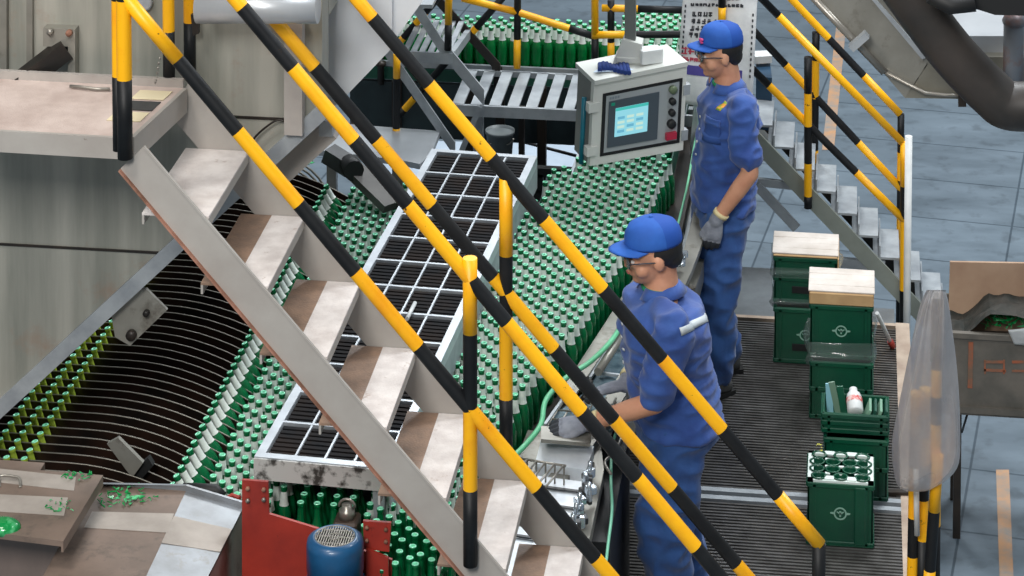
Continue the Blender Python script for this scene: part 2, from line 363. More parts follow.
# ================================================================== UPPER LANDING
PZ=2.6
ld=root('stair_landing','grit covered landing with cream and grey hazard patches at the head of the stairs','landing',(-3.,8.6,PZ-.1))
pl=ZP([(-60,77),(182,90),(172,105),(131,136),(-60,124)],PZ)
c0=P(-60,77,z=PZ); xr=P(131,137,z=PZ).x
poly=[P(-60,76,z=PZ),P(183,88,z=PZ),P(130,137,z=PZ),P(-60,126,z=PZ)]
m=MB(); m.prism(poly,(0,0,-.03)); part('floor_plate',m,LAND,ld)
m=MB(); m.prism([poly[3],poly[2],poly[2]-Vector((0,0,.075)),poly[3]-Vector((0,0,.075))],(0,-.015,0)); part('fascia',m,STRG,ld)
m=MB(); m.prism([poly[1],poly[2],poly[2]-Vector((0,0,.09)),poly[1]-Vector((0,0,.09))],(.015,0,0)); part('end_fascia',m,STRG,ld)
m=MB(); q0=poly[0]+Vector((0,.0,.0)); m.prism([poly[0],poly[1],poly[1]+Vector((0,0,.03)),poly[0]+Vector((0,0,.03))],(0,.02,0)); part('toe_board',m,GREYP,ld)
for i,(u,v) in enumerate([(.06,.28),(.5,.72)]):
    m=MB(); A=poly[1].lerp(poly[2],u+.04)+Vector((-.02,0,.002)); B=poly[1].lerp(poly[2],v)+Vector((-.02,0,.002)); m.prism([A,B,B-Vector((.12,0,0)),A-Vector((.12,0,0))],(0,0,.002)); part('hazard_patch',m,CREAM,ld,'cream painted patch')
m=MB(); A=poly[1].lerp(poly[2],.32)+Vector((-.02,0,.002)); B=poly[1].lerp(poly[2],.5)+Vector((-.02,0,.002)); m.prism([A,B,B-Vector((.12,0,0)),A-Vector((.12,0,0))],(0,0,.002)); part('hazard_patch',m,DGREY,ld,'grey painted patch')
for px,yb,br in((167,86,[-40,31]),(188,76,[-40,22])):
    Yb=P(px,yb,z=PZ).y+.02; a=P(px,-150,y=Yb); b=Vector((a.x,a.y,PZ)); part('post',striped(a,b,[Vector((a.x,a.y,P(px,q,y=Yb).z)) for q in br],1,r=.022),[YEL,BLK],ld)
Yb=YN+.01; part('post',vpost(115.5,-150,150,[-70,0,76],0,Yb+.02,r=.02),[YEL,BLK],ld)
m=MB(); c=crom([P(163,48,y=9.0),P(159,62,y=8.98),P(157,76,y=8.97),P(155,84,y=8.95)],6)
for a,b in zip(c[::2],c[1::2]): m.tube([a,b],.004,0,6)
part('chain',m,EDGE,ld)
m=MB(); m.tube([P(70,86,z=PZ+.01),P(82,87,z=PZ+.012),P(96,89,z=PZ+.01),P(110,89,z=PZ+.01)],.006,0,8); solo('wire_hook',m,EDGE,'thin steel rod lying along the back edge of the landing','rod')
# ================================================================== BOTTLE WASHER SIDE WALL
WY=9.33
ws=root('bottle_washer','huge stainless bottle washing machine side wall with diagonal lower edge, left','machine',P(185,240,y=WY))
wall=YP([(-80,-160),(322,-160),(322,122),(185,240),(0,415),(-80,492)],WY)
m=MB(); m.prism(wall,(0,.12,0)); part('side_panel',m,STAIN,ws)
e0=P(-80,492,y=WY); e1=P(330,114,y=WY)
m=MB(); d=(e1-e0).normalized(); nn=Vector((-d.z,0,d.x))
m.prism([e0+nn*.0,e1,e1+nn*.055,e0+nn*.055],(0,-.02,0)); part('flange',m,GALV,ws)
m=MB(); m.box((P(0,245,y=WY).x*.5+P(157,251,y=WY).x*.5,WY-.004,(P(80,248,y=WY).z)),(.75,.006,.008)); part('seam',m,DARK,ws)
m=MB(); m.prism(YP([(230,115),(290,118),(290,120.5),(230,117.5)],WY),(0,-.006,0)); part('seam',m,DARK,ws)
m=MB(); m.prism(YP([(287,14),(305,15),(305,131),(287,130)],WY),(0,-.05,0)); part('vertical_channel',m,GREYP,ws)
m=MB(); m.prism(YP([(-10,-160),(9,-160),(9,80),(-10,80)],WY),(0,-.03,0)); m.prism(YP([(28,-160),(34,-160),(34,80),(28,80)],WY),(0,-.02,0)); part('rib',m,STAIND,ws)
br_=MB(); br_.prism(YP([(47,24),(79,25),(79,82),(72,82),(72,42),(47,42)],WY),(0,-.05,0)); o=part('bracket',br_,STAIND,ws)
for px,py in((51,31),(70,32)):
    m=MB(); m.lathe([(.012,0),(.012,.02),(0,.02)],P(px,py,y=WY-.05),8,0,axis=(0,-1,0)); part('bolt',m,RUSTE if px>60 else EDGE,o)
m=MB(); m.bar(P(66,48,y=WY-.04),P(14,88,y=WY-.12),.07,.07,0); part('bracket_arm',m,DARK,ws,'dark square arm')
m=MB(); m.tube(YP([(197,8),(318,8)],WY-.2),.055,0,24); part('drum_pipe',m,STAINL,ws,'light horizontal drum along the top')
m=MB(); m.prism(YP([(192,13),(200,14),(200,32),(194,34)],WY-.05),(0,-.02,0)); part('pipe_clamp',m,DARK,ws)
m=MB(); m.lathe([(.028,0),(.028,.02),(.02,.022),(0,.022)],P(146,2,y=WY),14,0,axis=(0,-1,0)); part('boss',m,GALV,ws)
m=MB(); m.prism([P(107,291,y=WY+.02)+Vector((0,.0,0))]+YP([(146,289),(167,310),(130,346),(115,337)],WY+.02),(0,.015,0)); o=part('mounting_plate',m,STAIND,ws)
for px,py,r in((147,312,.012),(132,334,.02)):
    m=MB(); m.lathe([(r,0),(r,.02),(0,.02)],P(px,py,y=WY+.02),10,0,axis=(0,-1,0)); part('bolt',m,DARK,o)
m=MB(); m.prism(YP([(143,211),(150,212),(145,219)],WY),(0,-.004,0)); part('hole',m,BLACK,ws)
for pts in([(186,105),(189,118),(196,136),(203,148)],[(181,100),(190,120),(200,135),(216,148)],[(250,144),(259,133),(275,121),(284,121)]):
    m=MB(); m.tube(crom(YP(pts,WY-.03),5),.004,0,8); part('cable',m,DARK,ws)
m=MB(); m.bar(P(262,186,y=WY+.2),P(330,124,y=WY+.2),.10,.10,0); m.box(P(328,124,y=WY+.18),(.05,.1,.06),1); part('lower_beam',m,[GREYP,GALV],ws)
# rear hood that carries on behind the wall
m=MB(); m.box(((P(-80,0,y=WY).x+P(322,0,y=WY).x)/2-.0,WY+.65,3.55),(P(322,0,y=WY).x-P(-80,0,y=WY).x,1.05,1.5)); part('hood',m,STAIN,ws)
# pale wedge shaped hopper
HY=9.62
hp=root('feed_hopper','pale grey wedge shaped hopper plate pointing down beside the washer wall','hopper',P(345,97,y=HY))
m=MB(); m.prism(YP([(322,-160),(392,-160),(392,48),(345,97),(335,106),(322,96)],HY),(0,.3,0)); part('face_plate',m,HOP,hp)
m=MB(); m.prism(YP([(393,-160),(530,-160),(422,2),(393,42)],HY+.02),(0,.3,0)); part('side_plate',m,HOP,hp)
m=MB(); m.tube(YP([(322,102),(330,106)],HY-.02),.01,0,8); part('hinge',m,DARK,hp)
# ================================================================== LANE GUIDES
TZ=.75; BH=.23
gd=root('lane_guide','bank of black curved guide plates leading bottles under the washer','guide',(-2.8,11,.7))
LY=[9.42+.0665*i for i in range(47)]
for i,y in enumerate(LY):
    m=MB(); xe=-2.39-.012*math.sin(i*.5); xs=-3.75
    prof=[(xs,1.0)]
    for t in range(9):
        u=t/8.; prof.append((-2.95+(xe+2.95)*math.sin(u*math.pi/2)*1.0 if False else -2.95+(xe+2.95)*u, 1.0-.17*u*u))
    poly=[Vector((x,y,z)) for x,z in prof]+[Vector((xe,y,.78)),Vector((xs,y,.78))]
    m.prism(poly,(0,.004,0),0)
    m.tube([Vector((x,y+.002,z)) for x,z in prof],.0028,1,6)
    part('guide_plate',m,[GUIDE,GEDGE],gd)
m=MB(); m.box((-3.1,10.95,.74),(1.35,3.15,.06)); part('bed',m,DARK,gd)
m=MB(); c=MB()
for j,r_ in enumerate((.42,.36,.30,.24)):
    pts=[Vector((-2.98+.03*j,12.45+.02*j,.80))+Vector((r_*math.sin(t),.0+.1*math.sin(t),r_*math.cos(t)*.7)) for t in [q*math.pi/2/10 for q in range(-3,11)]]
    m.tube(pts,.006,0,8)
part('guard_hoop',m,EDGE,gd)
m=MB(); m.prism(YP([(107,444),(118,438),(143,463),(132,478)],9.5),(0,.02,0)); o=part('end_clamp',m,STAIND,gd)
m=MB(); m.prism(YP([(134,470),(148,458),(153,466),(139,482)],9.52),(0,.03,0)); part('clamp_pad',m,BLACK,o)
# ================================================================== MAIN CONVEYOR TABLE
ct=root('bottle_conveyor','wide accumulation conveyor carrying the mass of green bottles','conveyor',(-1.7,11.2,FZ))
redge=[(-.79,14.6),(-.80,13.3),(-.82,12.2),(-.95,11.2),(-1.10,10.38),(-1.24,9.82),(-1.34,9.3),(-1.42,8.5)]
bed=[Vector((x,y,TZ)) for x,y in redge]+[Vector((-2.45,8.5,TZ)),Vector((-2.45,12.75,TZ)),Vector((-1.36,12.85,TZ)),Vector((-1.3,14.6,TZ))]
m=MB(); m.prism(bed,(0,0,-.06)); part('belt',m,DARK,ct)
def sweep(m,pts,w0,w1,z0,z1,mi=0):
    """flat rail along an xy polyline, offset to the right by w0..w1"""
    pts=[Vector((p[0],p[1],0)) for p in pts]; n=len(pts); rows=[]
    for i,p in enumerate(pts):
        d=(pts[min(i+1,n-1)]-pts[max(i-1,0)]).normalized(); s=Vector((-d.y,d.x,0))
        if s.x<0: s=-s
        rows.append([p+s*w0+Vector((0,0,z0)),p+s*w1+Vector((0,0,z0)),p+s*w1+Vector((0,0,z1)),p+s*w0+Vector((0,0,z1))])
    vs=[v for r in rows for v in r]; fs=[]
    for i in range(n-1):
        for k in range(4): fs.append([i*4+k,(i+1)*4+k,(i+1)*4+(k+1)%4,i*4+(k+1)%4])
    fs+=[[0,1,2,3],[(n-1)*4+3-k for k in range(4)]]
    return m.add(vs,fs,mi)
re=[tuple(v[:2]) for v in crom([Vector((x,y,0)) for x,y in redge],4)]
m=MB(); sweep(m,re,.02,.035,.70,.79); part('side_rail',m,GALV,ct)
m=MB(); sweep(m,re,.045,.12,.80,.83); part('rail_cap',m,STAIND,ct)
m=MB(); sweep(m,re,.0,.12,.60,.70); part('side_frame',m,STAIND,ct)
m=MB(); pts=[Vector((x+.0,y,.885)) for x,y in re if y>11.7]; m.tube(crom(pts[::2],3),.006,0,8); part('guide_rod',m,mat('mint plastic rod',(120,200,160),rough=.4),ct,'mint green plastic guide rod')
legs([((x,y,(FZ+.66)/2),(.06,.06,.66-FZ)) for x,y in((-2.3,8.8),(-1.5,8.8),(-2.3,12.5),(-1.0,12.3),(-.95,14.4),(-1.15,10.9),(-1.25,14.4))],STAIND,ct)
m=MB(); m.prism([Vector((-1.39,12.88,.70)),Vector((-1.33,14.6,.70)),Vector((-1.33,14.6,.86)),Vector((-1.39,12.88,.86))],(-.015,0,0)); part('side_rail',m,GALV,ct)
# lane dividers behind the control cabinet
for k in range(4):
    m=MB(); m.prism([Vector((-1.25+.115*k,12.95,.78)),Vector((-1.18+.10*k,14.3,.78)),Vector((-1.18+.10*k,14.3,.9)),Vector((-1.25+.115*k,12.95,.9))],(.006,0,0)); part('lane_divider',m,GREENP,ct)
# green hose
m=MB(); pts=ZP([(652,246),(641,285),(627,315),(612,340),(590,362),(566,378),(546,400),(541,424),(528,442),(512,458)],.90); m.tube(crom(pts,6),.011,0,10); solo('green_hose',m,mat('green hose',(110,196,150),(80,170,120),rough=.35),'pale green hose snaking along the right rim of the bottle mass','hose')
# ================================================================== GRILLE COVER
gz=1.12
gc=root('grille_cover','long flat aluminium framed cover with four columns of dark slotted grilles','cover',(-1.93,9.38,gz)); 
ang=math.radians(-3.1); W=.525; LN=3.12
uu=Vector((math.cos(ang),math.sin(ang),0)); vv=Vector((-math.sin(ang),math.cos(ang),0)); O=Vector((-2.205,9.40,gz))
def G(u,v,z=0): return O+uu*u+vv*v+Vector((0,0,z))
def gbox(m,u0,u1,v0,v1,z0,z1,mi=0):
    m.prism([G(u0,v0,z0),G(u1,v0,z0),G(u1,v1,z0),G(u0,v1,z0)],(0,0,z1-z0),mi)
m=MB(); fr=.035
gbox(m,0,fr,0,LN,-.05,0); gbox(m,W-fr,W,0,LN,-.05,0); gbox(m,fr,W-fr,0,fr,-.05,0); gbox(m,fr,W-fr,LN-fr,LN,-.05,0); part('frame',m,ALU,gc)
m=MB(); gbox(m,0,W,-.008,-.001,-.085,-.004); part('front_skirt',m,ALUD,gc,'soiled white front skirt')
m=MB(); nr=12; ch=(LN-2*fr)/nr; cw=(W-2*fr)/4
for i in range(1,nr): gbox(m,fr,W-fr,fr+i*ch-.007,fr+i*ch+.007,-.02,-.002)
for i in range(1,4): gbox(m,fr+i*cw-.004,fr+i*cw+.004,fr,LN-fr,-.02,-.003)
part('divider_bars',m,ALU,gc)
for i in range(nr):
    for j in range(4):
        m=MB(); u0=fr+j*cw+.006; u1=fr+(j+1)*cw-.006; v0=fr+i*ch+.009; v1=fr+(i+1)*ch-.009; ns=7
        for k in range(ns):
            a=v0+(v1-v0)*k/ns; gbox(m,u0,u1,a,a+(v1-v0)/ns*.62,-.016,-.008)
        gbox(m,u0,u1,v0,v1,-.034,-.03,1)
        part('grille_panel',m,[GRILL,BLACK],gc)
legs([((G(a,b).x,G(a,b).y,(gz-.05+TZ)/2),(.045,.045,gz-.05-TZ)) for a,b in((W-.05,.03),(W-.05,LN-.05),(.05,LN-.05))],GALV,gc)
m=MB(); gbox(m,W-.006,W,0,LN,-.16,-.05); part('side_skirt',m,GALV,gc)
m=MB(); m.tube([P(415,303,z=gz+.012),P(407,319,z=gz+.012)],.009,0,8); solo('white_rod',m,WHITEP,'short white rod lying on the grille cover','rod')
# ================================================================== BOTTLES
def bottle_profile(s=1.,rr=1.):
    p=[(0,.004),(.022,0),(.0275,.006),(.0283,.02),(.0283,.112),(.0265,.130),(.020,.148),(.0148,.162),(.0128,.183),(.0118,.203),(.0114,.213),(.0134,.215),(.0138,.221),(.0134,.226),(.0125,.2285),(.0095,.2295),(.0085,.224),(.0083,.20)]
    return [(r*rr,z*s) for r,z in p]
def label_profile(s=1.,rr=1.): return [(r*rr,z*s) for r,z in [(.0190,.1540),(.0160,.1640),(.0140,.186),(.0130,.207)]]
def make_bottle_meshes(rr,s,seg,glass,nm):
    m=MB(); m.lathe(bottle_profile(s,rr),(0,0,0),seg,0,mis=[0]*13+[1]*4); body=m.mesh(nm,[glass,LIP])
    m=MB(); m.lathe(label_profile(s,rr),(0,0,0),seg,0); m.f=m.f[:-2]; m.m=m.m[:-2]; m.sm=m.sm[:-2]; lab=m.mesh('neck_label',LBL)
    return body,lab
BODY,LAB=make_bottle_meshes(1.,1.,18,BGL,'glass_bottle')
BODYLIT=make_bottle_meshes(1.,1.,18,LITGL,'glass_bottle')[0]
spots=[]   # (x,y,z,tilt_x_rotation matrix euler, kind, scale)
rng=random.Random(3)
def inside(x,y,poly):
    c=False;n=len(poly)
    for i in range(n):
        x1,y1=poly[i];x2,y2=poly[(i+1)%n]
        if (y1>y)!=(y2>y) and x<(x2-x1)*(y-y1)/(y2-y1)+x1: c=not c
    return c
rp=[(x-.035,y) for x,y in redge]
_tb=[P(a,b,z=.975) for a,b in((684,140),(674,158),(659,180),(648,205),(635,232),(618,258),(603,276),(592,300),(576,325),(555,345),(532,375),(515,402),(496,440),(480,475),(470,520))]
topb=[(q.x,q.y) for q in _tb]
topb=[(-.83,15.)]+topb+[(topb[-1][0]-.02,8.2)]
def right_x(y):
    for (x1,y1),(x2,y2) in zip(topb,topb[1:]):
        if y2<=y<=y1: return x1+(x2-x1)*(y-y1)/(y2-y1)-.015
    return -1.5
def old_right_x(y):
    for (x1,y1),(x2,y2) in zip(redge,redge[1:]):
        if y2<=y<=y1: return x1+(x2-x1)*(y-y1)/(y2-y1)-.036
    return -2
# central mass: rows packed from the right rim leftwards on a diagonal lattice
massC=[(x-.03,y) for x,y in redge if y<13.0]; 
p=.0570
sq=p/math.sqrt(2)
def cover_left(y):  # left limit of visible central mass, under right half of the cover
    return -1.72-.0*(y-9.4)
iy=0; y=8.62
while y<12.95:
    xr_=right_x(y); x=xr_-(sq if iy%2 else 0)+.0
    lim=cover_left(y)-.05 if y<12.75 else -1.36
    if y>12.3: lim=max(lim,-1.48)
    if y<9.38: lim=-1.78
    while x>lim:
        spots.append((x+rng.uniform(-.004,.004),y+rng.uniform(-.004,.004),TZ,0,'C' if y>9.38 else 'N')); x-=2*sq
    y+=sq; iy+=1
# lanes behind the cabinet
for k in range(5):
    yy=12.99
    while yy<14.5:
        t=(yy-12.95)/1.35; x=(-1.25+.115*k-.055)*(1-t)+(-1.18+.10*k-.05)*t
        if x<right_x(yy)+.01: spots.append((x,yy+ (k%2)*.03,TZ,0,'C'))
        yy+=.0625
# left mass between guides and cover
iy=0; y=9.35
while y<12.45:
    xl=-2.39; x=xl+(sq if iy%2 else 0)
    lim=-2.20+ (y-9.4)*math.tan(-ang)+.09
    while x<lim:
        spots.append((x+rng.uniform(-.004,.004),y+rng.uniform(-.004,.004),TZ,0,'L')); x+=2*sq
    y+=sq; iy+=1
# under the near end of the cover
y=9.36
while y<9.6:
    x=-2.02
    while x<-1.8: spots.append((x,y,TZ,0,'U')); x+=.0625
    y+=.0625
# tilted bottle at the mouth of every lane
for i,y in enumerate(LY):
    if y<12.4: spots.append((-2.435,y+.035,TZ+.01,-27,'T')); 
    spots.append((-3.06-.0*i,y+.035,TZ+.055,-14,'E')); spots.append((-3.13,y+.035,TZ+.055,-14,'E')); spots.append((-3.20,y+.035,TZ+.055,-14,'E'))
def key(s):
    q=Vector((s[0],s[1],s[2]))-Vector((0,0,CH)); return q.length
vis=[]; hidden=[]
def proj(v):
    d=Vector(v)-Vector((0,0,CH)); w=d.dot(FW); return 512+FPX*d.dot(RT)/w, Y0-FPX*d.dot(UP)/w
for s in spots:
    px,py=proj((s[0],s[1],s[2]+.22))
    if s[4]!='U' and -5<px<1030 and py<572: vis.append(s)
    elif s[4]=='U' : hidden.append(s)
vis.sort(key=key)
ind=vis[:300]; rest=vis[300:]+hidden
TXT={'C':('green glass bottle with foil neck in the open mass right of the grille cover','bottles massed right of the grille cover'),
 'L':('green glass bottle with foil neck in the rows between guide plates and grille cover','bottles between guide plates and cover'),
 'N':('green glass bottle without foil standing low in front of the grille cover, behind the staircase','bottles in front of the grille cover'),
 'T':('green bottle leaning over at the mouth of a black guide plate lane','bottles tipping into the guide lanes'),
 'E':('green bottle inside the far end of a guide lane, under the washer edge','bottles under the washer edge')}
for (x,y,z,t,k) in ind:
    o=bpy.data.objects.new('glass_bottle',BODY); COL.objects.link(o); o.location=(x,y,z); o.rotation_euler=(rng.uniform(-.02,.02) if not t else 0,math.radians(t)+(rng.uniform(-.02,.02) if not t else 0),0)
    o['label']=TXT[k][0]; o['category']='bottle'; o['group']=TXT[k][1]
    if k=='E': o.data=BODYLIT
    if k in 'EN': continue
    c=bpy.data.objects.new('neck_label',LAB); COL.objects.link(c); c.parent=o
# the rest, and the back conveyor, as one object
BZ=.75
CY=P(500,67,z=BZ).y+.03
print('CY',CY)
back=[]
for r in range(4):
    for i in range(36):
        x0=P(362,68,z=BZ).x+.066*i+(.033 if r%2 else 0)
        if x0<-.86: back.append((x0,CY+.058*r,BZ,0,'B'))
for r in range(4,9):       # right part, where the belt turns towards the lanes
    for i in range(6): back.append((-.95-.066*i-(.033 if r%2 else 0)+.0,CY+.058*r,BZ,0,'B'))
for r in range(1,6):
    for i in range(6): back.append((-.86-.066*i,CY-.064*r,BZ,0,'B'))
def instances(lst,seg,rr,s):
    bp=np.array([( r,z) for r,z in bottle_profile(s,rr)[1:15]]); lp=np.array(label_profile(s,rr))
    return bp,lp
V=[];Fc=[];Mi=[]
def addrev(prof,seg,T,mi):
    n=len(prof); a=np.arange(seg)*2*np.pi/seg
    v=np.zeros((n,seg,3)); v[:,:,0]=prof[:,0:1]*np.cos(a); v[:,:,1]=prof[:,0:1]*np.sin(a); v[:,:,2]=prof[:,1:2]
    v=v.reshape(-1,3)@T[0].T+T[1]; o=sum(len(q) for q in V); V.append(v)
    for i in range(n-1):
        for k in range(seg): k2=(k+1)%seg; Fc.append((o+i*seg+k,o+i*seg+k2,o+(i+1)*seg+k2,o+(i+1)*seg+k)); Mi.append(mi)
cnt=0
for (x,y,z,t,k) in rest+back:
    rr,s=(1.13,.98) if k=='B' else (1.,1.)
    bp=np.array(bottle_profile(s,rr)[1:17]); lp=np.array(label_profile(s,rr)); seg=10
    c,s_=math.cos(math.radians(t)),math.sin(math.radians(t)); T=(np.array([[c,0,s_],[0,1,0],[-s_,0,c]]),np.array([x,y,z]))
    nb=13; addrev(bp[:nb],seg,T,{'B':2,'E':4}.get(k,0)); addrev(bp[nb-1:],seg,T,3)
    if k not in 'ENU': addrev(lp,seg,T,1)
me=bpy.data.meshes.new('green_bottles'); VV=np.concatenate(V); c0=np.array([-1.6,12.,.75]); me.from_pydata((VV-c0).tolist(),[],Fc)
for m_ in(BGL,LBL,BGL2,LIP,LITGL): me.materials.append(m_)
me.polygons.foreach_set('material_index',Mi); me.polygons.foreach_set('use_smooth',[True]*len(Fc)); me.update()
o=bpy.data.objects.new('green_bottles',me); COL.objects.link(o); o.location=c0
o['label']='far rows of green bottles with foil necks, filling the conveyors into the distance'; o['category']='bottles'; o['kind']='stuff'
print('BOTTLES vis',len(vis),'back',len(back))
# ================================================================== BACK CONVEYOR
bc=root('back_conveyor','dark green framed straight conveyor along the back carrying bottles','conveyor',(-1.7,15.4,FZ))
xa=P(352,68,z=BZ).x; xb=-.72
m=MB(); m.box(((xa+xb)/2,CY+.15,BZ-.03),(xb-xa,.42,.055)); m.box((-1.08,CY+.5,BZ-.03),(.6,.5,.055)); m.box((-1.03,CY-.25,BZ-.03),(.55,.4,.05)); part('belt',m,DARK,bc)
m=MB(); m.box(((xa+xb)/2-.3,CY-.065,BZ+.005),(xb-xa-.6,.02,.03),1); m.box(((xa+xb)/2-.3,CY-.065,BZ-.05),(xb-xa-.6,.03,.07),0); part('side_rail',m,[GREENP,GALV],bc)
m=MB(); m.box(((xa+xb)/2-.3,CY-.06,BZ-.26),(xb-xa-.6,.04,.32)); part('apron',m,TEAL,bc,'dark teal apron')
legs([((xa+.25+i*.42,CY-.1,(FZ+BZ-.08)/2),(.05,.05,BZ-.08-FZ)) for i in range(5)],DARK,bc)
for px in(378,497): 
    m=MB(); q=P(px,76,z=BZ-.02); m.lathe([(.02,-.1),(.02,0),(.03,.01),(.03,.03),(0,.04)],(q.x,CY-.12,BZ),12,0); part('knob_post',m,DARK,bc)
# dark cable tray with glossy wet film
tr=root('cable_tray','long dark tray with glossy wet plastic lying in it, below the back conveyor','tray',(-1.7,14.6,-.2))
A=ZP([(350,118),(590,128),(590,136),(350,126)],.15)
m=MB(); m.prism(ZP([(350,113),(590,122),(590,137),(350,128)],.1),(0,0,-.04)); m.prism(ZP([(350,128),(590,137),(590,139),(350,130)],.1),(0,0,.03)); part('tray_bed',m,DARK,tr)
m=MB(); 
for i in range(26):
    a=rng.uniform(372,575); b=117+(a-350)*.04+rng.uniform(0,7); q=P(a,b,z=.115); m.ball(q,(rng.uniform(.02,.05),rng.uniform(.015,.04),.012),0,8,5)
part('wet_film',m,SHINY,tr)
m=MB(); m.prism(ZP([(350,100),(470,103),(470,109),(350,106)],.2),(0,0,.12)); part('side_wall',m,TEAL,tr)
tb=root('steel_table','pale steel table top behind the guide plates','table',P(390,150,z=.55))
m=MB(); m.prism(ZP([(318,150),(348,124),(440,131),(432,152),(420,164),(400,160)],.72),(0,0,-.03)); part('table_top',m,STAINL,tb)
legs([((P(*a,z=.69).x,P(*a,z=.69).y,(.69+FZ)/2),(.05,.05,.69-FZ)) for a in((332,152),(398,160),(428,138))],STAIND,tb)
ar=root('lift_arm','dark grey jointed bar slanting down over the guide plates','bar',P(360,180,z=1.0))
m=MB(); m.bar(P(328,153,z=1.15),P(352,168,z=1.1),.09,.07,0); part('cylinder',m,DGREY,ar); m=MB(); m.bar(P(352,168,z=1.1),P(392,207,z=1.0),.10,.04,0); part('bar',m,mat('dull bar',(92,90,86),(70,68,66),rough=.6,scale=6),ar); m=MB(); m.tube([P(349,164,z=1.12),P(354,171,z=1.12)],.05,0,12); part('joint',m,BLACK,ar)
# broken glass heap on beam
def shards(name,pts_fn,n,label,s=.02,matl=SHARD,cat='broken glass',grp=None):
    m=MB()
    for i in range(n):
        q=pts_fn(); a=[q+Vector((rng.uniform(-s,s),rng.uniform(-s,s),rng.uniform(0,s*.7))) for _ in range(3)]; nn=(a[1]-a[0]).cross(a[2]-a[0])
        if nn.length<1e-7: continue
        nn.normalize(); m.prism(a,nn*.003)
    return solo(name,m,matl,label,cat,grp,'stuff')
shards('broken_glass',lambda:P(rng.uniform(296,318),rng.uniform(158,166),z=1.12),26,'small heap of green glass splinters beside the slanting bar',.02)
# floor drain beam with slots, right of the cover
db=root('slotted_beam','low black beam with rectangular slots between cover and bottles','beam',P(552,180,z=-.3))
m=MB(); L0=P(520,188,z=.3);L1=P(588,190,z=.3); m.box(((L0.x+L1.x)/2,L0.y,.24),(L1.x-L0.x,.05,.12)); m.box(((L0.x+L1.x)/2,L0.y,.40),(L1.x-L0.x,.05,.05))
for i in range(5): m.box((L0.x+.02+i*(L1.x-L0.x-.04)/4,L0.y,.34),(.05,.05,.10))
part('slotted_rail',m,BLACK,db)
legs([((L0.x+.05+i*(L1.x-L0.x-.1),L0.y,(.18+FZ)/2),(.05,.05,.18-FZ)) for i in(0,1)],BLACK,db)
m=MB(); m.tube([P(440,120,z=-.1),P(592,160,z=-.1)],.01,0,8); solo('cable',m,BLACK,'thin black cable crossing the pale floor right of the bucket','cable')
m=MB(); m.prism(ZP([(372,140),(592,146),(600,206),(440,206),(372,190)],FZ+.004),(0,0,.006)); solo('pale_floor_area',m,mat('pale blue floor tone',(196,210,224),(176,192,208),rough=.45,scale=4),'pale blue white area of the floor under the crossing bridge','sheet')  # thin pale slab added over this stretch of floor
# bucket
bk=root('bucket','dark grey bucket under the crossing bridge','bucket',P(500,160,z=.1))
q=P(500,130,z=.52); m=MB(); m.lathe([(.058,-.30),(.078,0),(.084,0),(.084,-.015),(.079,-.015)],q,24,0); m.f=[f for f in m.f]; part('pail',m,mat('bucket grey',(130,138,140),(108,114,116),rough=.45,scale=6),bk)
m=MB(); m.lathe([(.0,-.05),(.074,-.05)],q,24,0); part('content',m,DARK,bk)
m=MB(); m.tube([q+Vector((.084*math.cos(t),.0+.084*math.sin(t)*.2-.07,-.02-.05*math.sin(t))) for t in [i*math.pi/10 for i in range(11)]],.004,0,6); part('handle',m,EDGE,bk)
m=MB(); m.box((q.x,q.y,-.02),(.3,.2,.5)); m.box((q.x+.12,q.y+.02,.4),(.03,.05,.5)); m.box((q.x-.02,q.y+.16,.4),(.05,.03,.6)); solo('pump_block',m,DARK,'dark machine block that the bucket stands on','machine')
# ================================================================== CROSSING BRIDGE (far)
bz=P(500,103,y=14.15).z; 
BY=P(575,103,z=.86).y
bg=root('crossing_bridge','galvanised slotted step bridge over the back conveyor with striped handrails','bridge',P(500,160,z=.0))
F0=P(452,104,z=.86);F1=P(700,112,z=.86);B0=P(478,70,z=.86);B1=P(716,78,z=.86)
m=MB(); 
BFY=F0.y; BBY=B0.y; X0=F0.x; X1=F1.x
m.box(((X0+X1)/2,BFY,.83),(X1-X0,.02,.06)); m.box(((X0+X1)/2,BBY,.845),(X1-X0,.02,.03)); part('frame',m,GALV,bg)
m=MB(); x=X0
while x<X1: m.prism([Vector((x,BFY,.86)),Vector((x+.062,BFY,.86)),Vector((x+.062,BBY,.86)),Vector((x,BBY,.86))],(0,0,-.012)); x+=.10
part('slotted_floor',m,GALV,bg)
legs([((P(*a,z=.8).x,P(*a,z=.8).y+.03,(FZ+.8)/2),(.05,.05,.8-FZ)) for a in((478,104),(690,110))],GALV,bg)
m=MB(); m.bar(P(480,106,y=BFY),P(462,150,y=BFY),.03,.03); part('brace',m,GALV,bg)
# steps climbing up to the left
def sb(m,a,b,Y,h=.07,t=.015,mi=0): m.prism([P(*a,y=Y)+Vector((0,0,h/2)),P(*b,y=Y)+Vector((0,0,h/2)),P(*b,y=Y)-Vector((0,0,h/2)),P(*a,y=Y)-Vector((0,0,h/2))],(0,t,0),mi)
m=MB(); sb(m,(484,98),(446,52),BFY,.09); part('stringer',m,GALV,bg); m=MB(); sb(m,(446,54),(402,-14),BFY,.09); part('stringer',m,GALV,bg)
m=MB(); sb(m,(500,70),(425,-14),BBY,.07,mi=0); part('stringer',m,DARK,bg,'dark far stringer')
for (a,b,c,d) in(((405,49),(446,55),(458,33),(422,29)),):
    z=P(430,54,y=BFY).z; q=[P(400,56,z=z),P(450,60,z=z)]; m=MB(); 
    for i in range(6):
        xx=q[0].x+(q[1].x-q[0].x)*i/6; m.box((xx+.015,(BFY+BBY)/2,z),(.03,BBY-BFY,.012))
    m.box(((q[0].x+q[1].x)/2,BFY,z-.02),(q[1].x-q[0].x,.015,.06)); part('tread',m,GALV,bg)
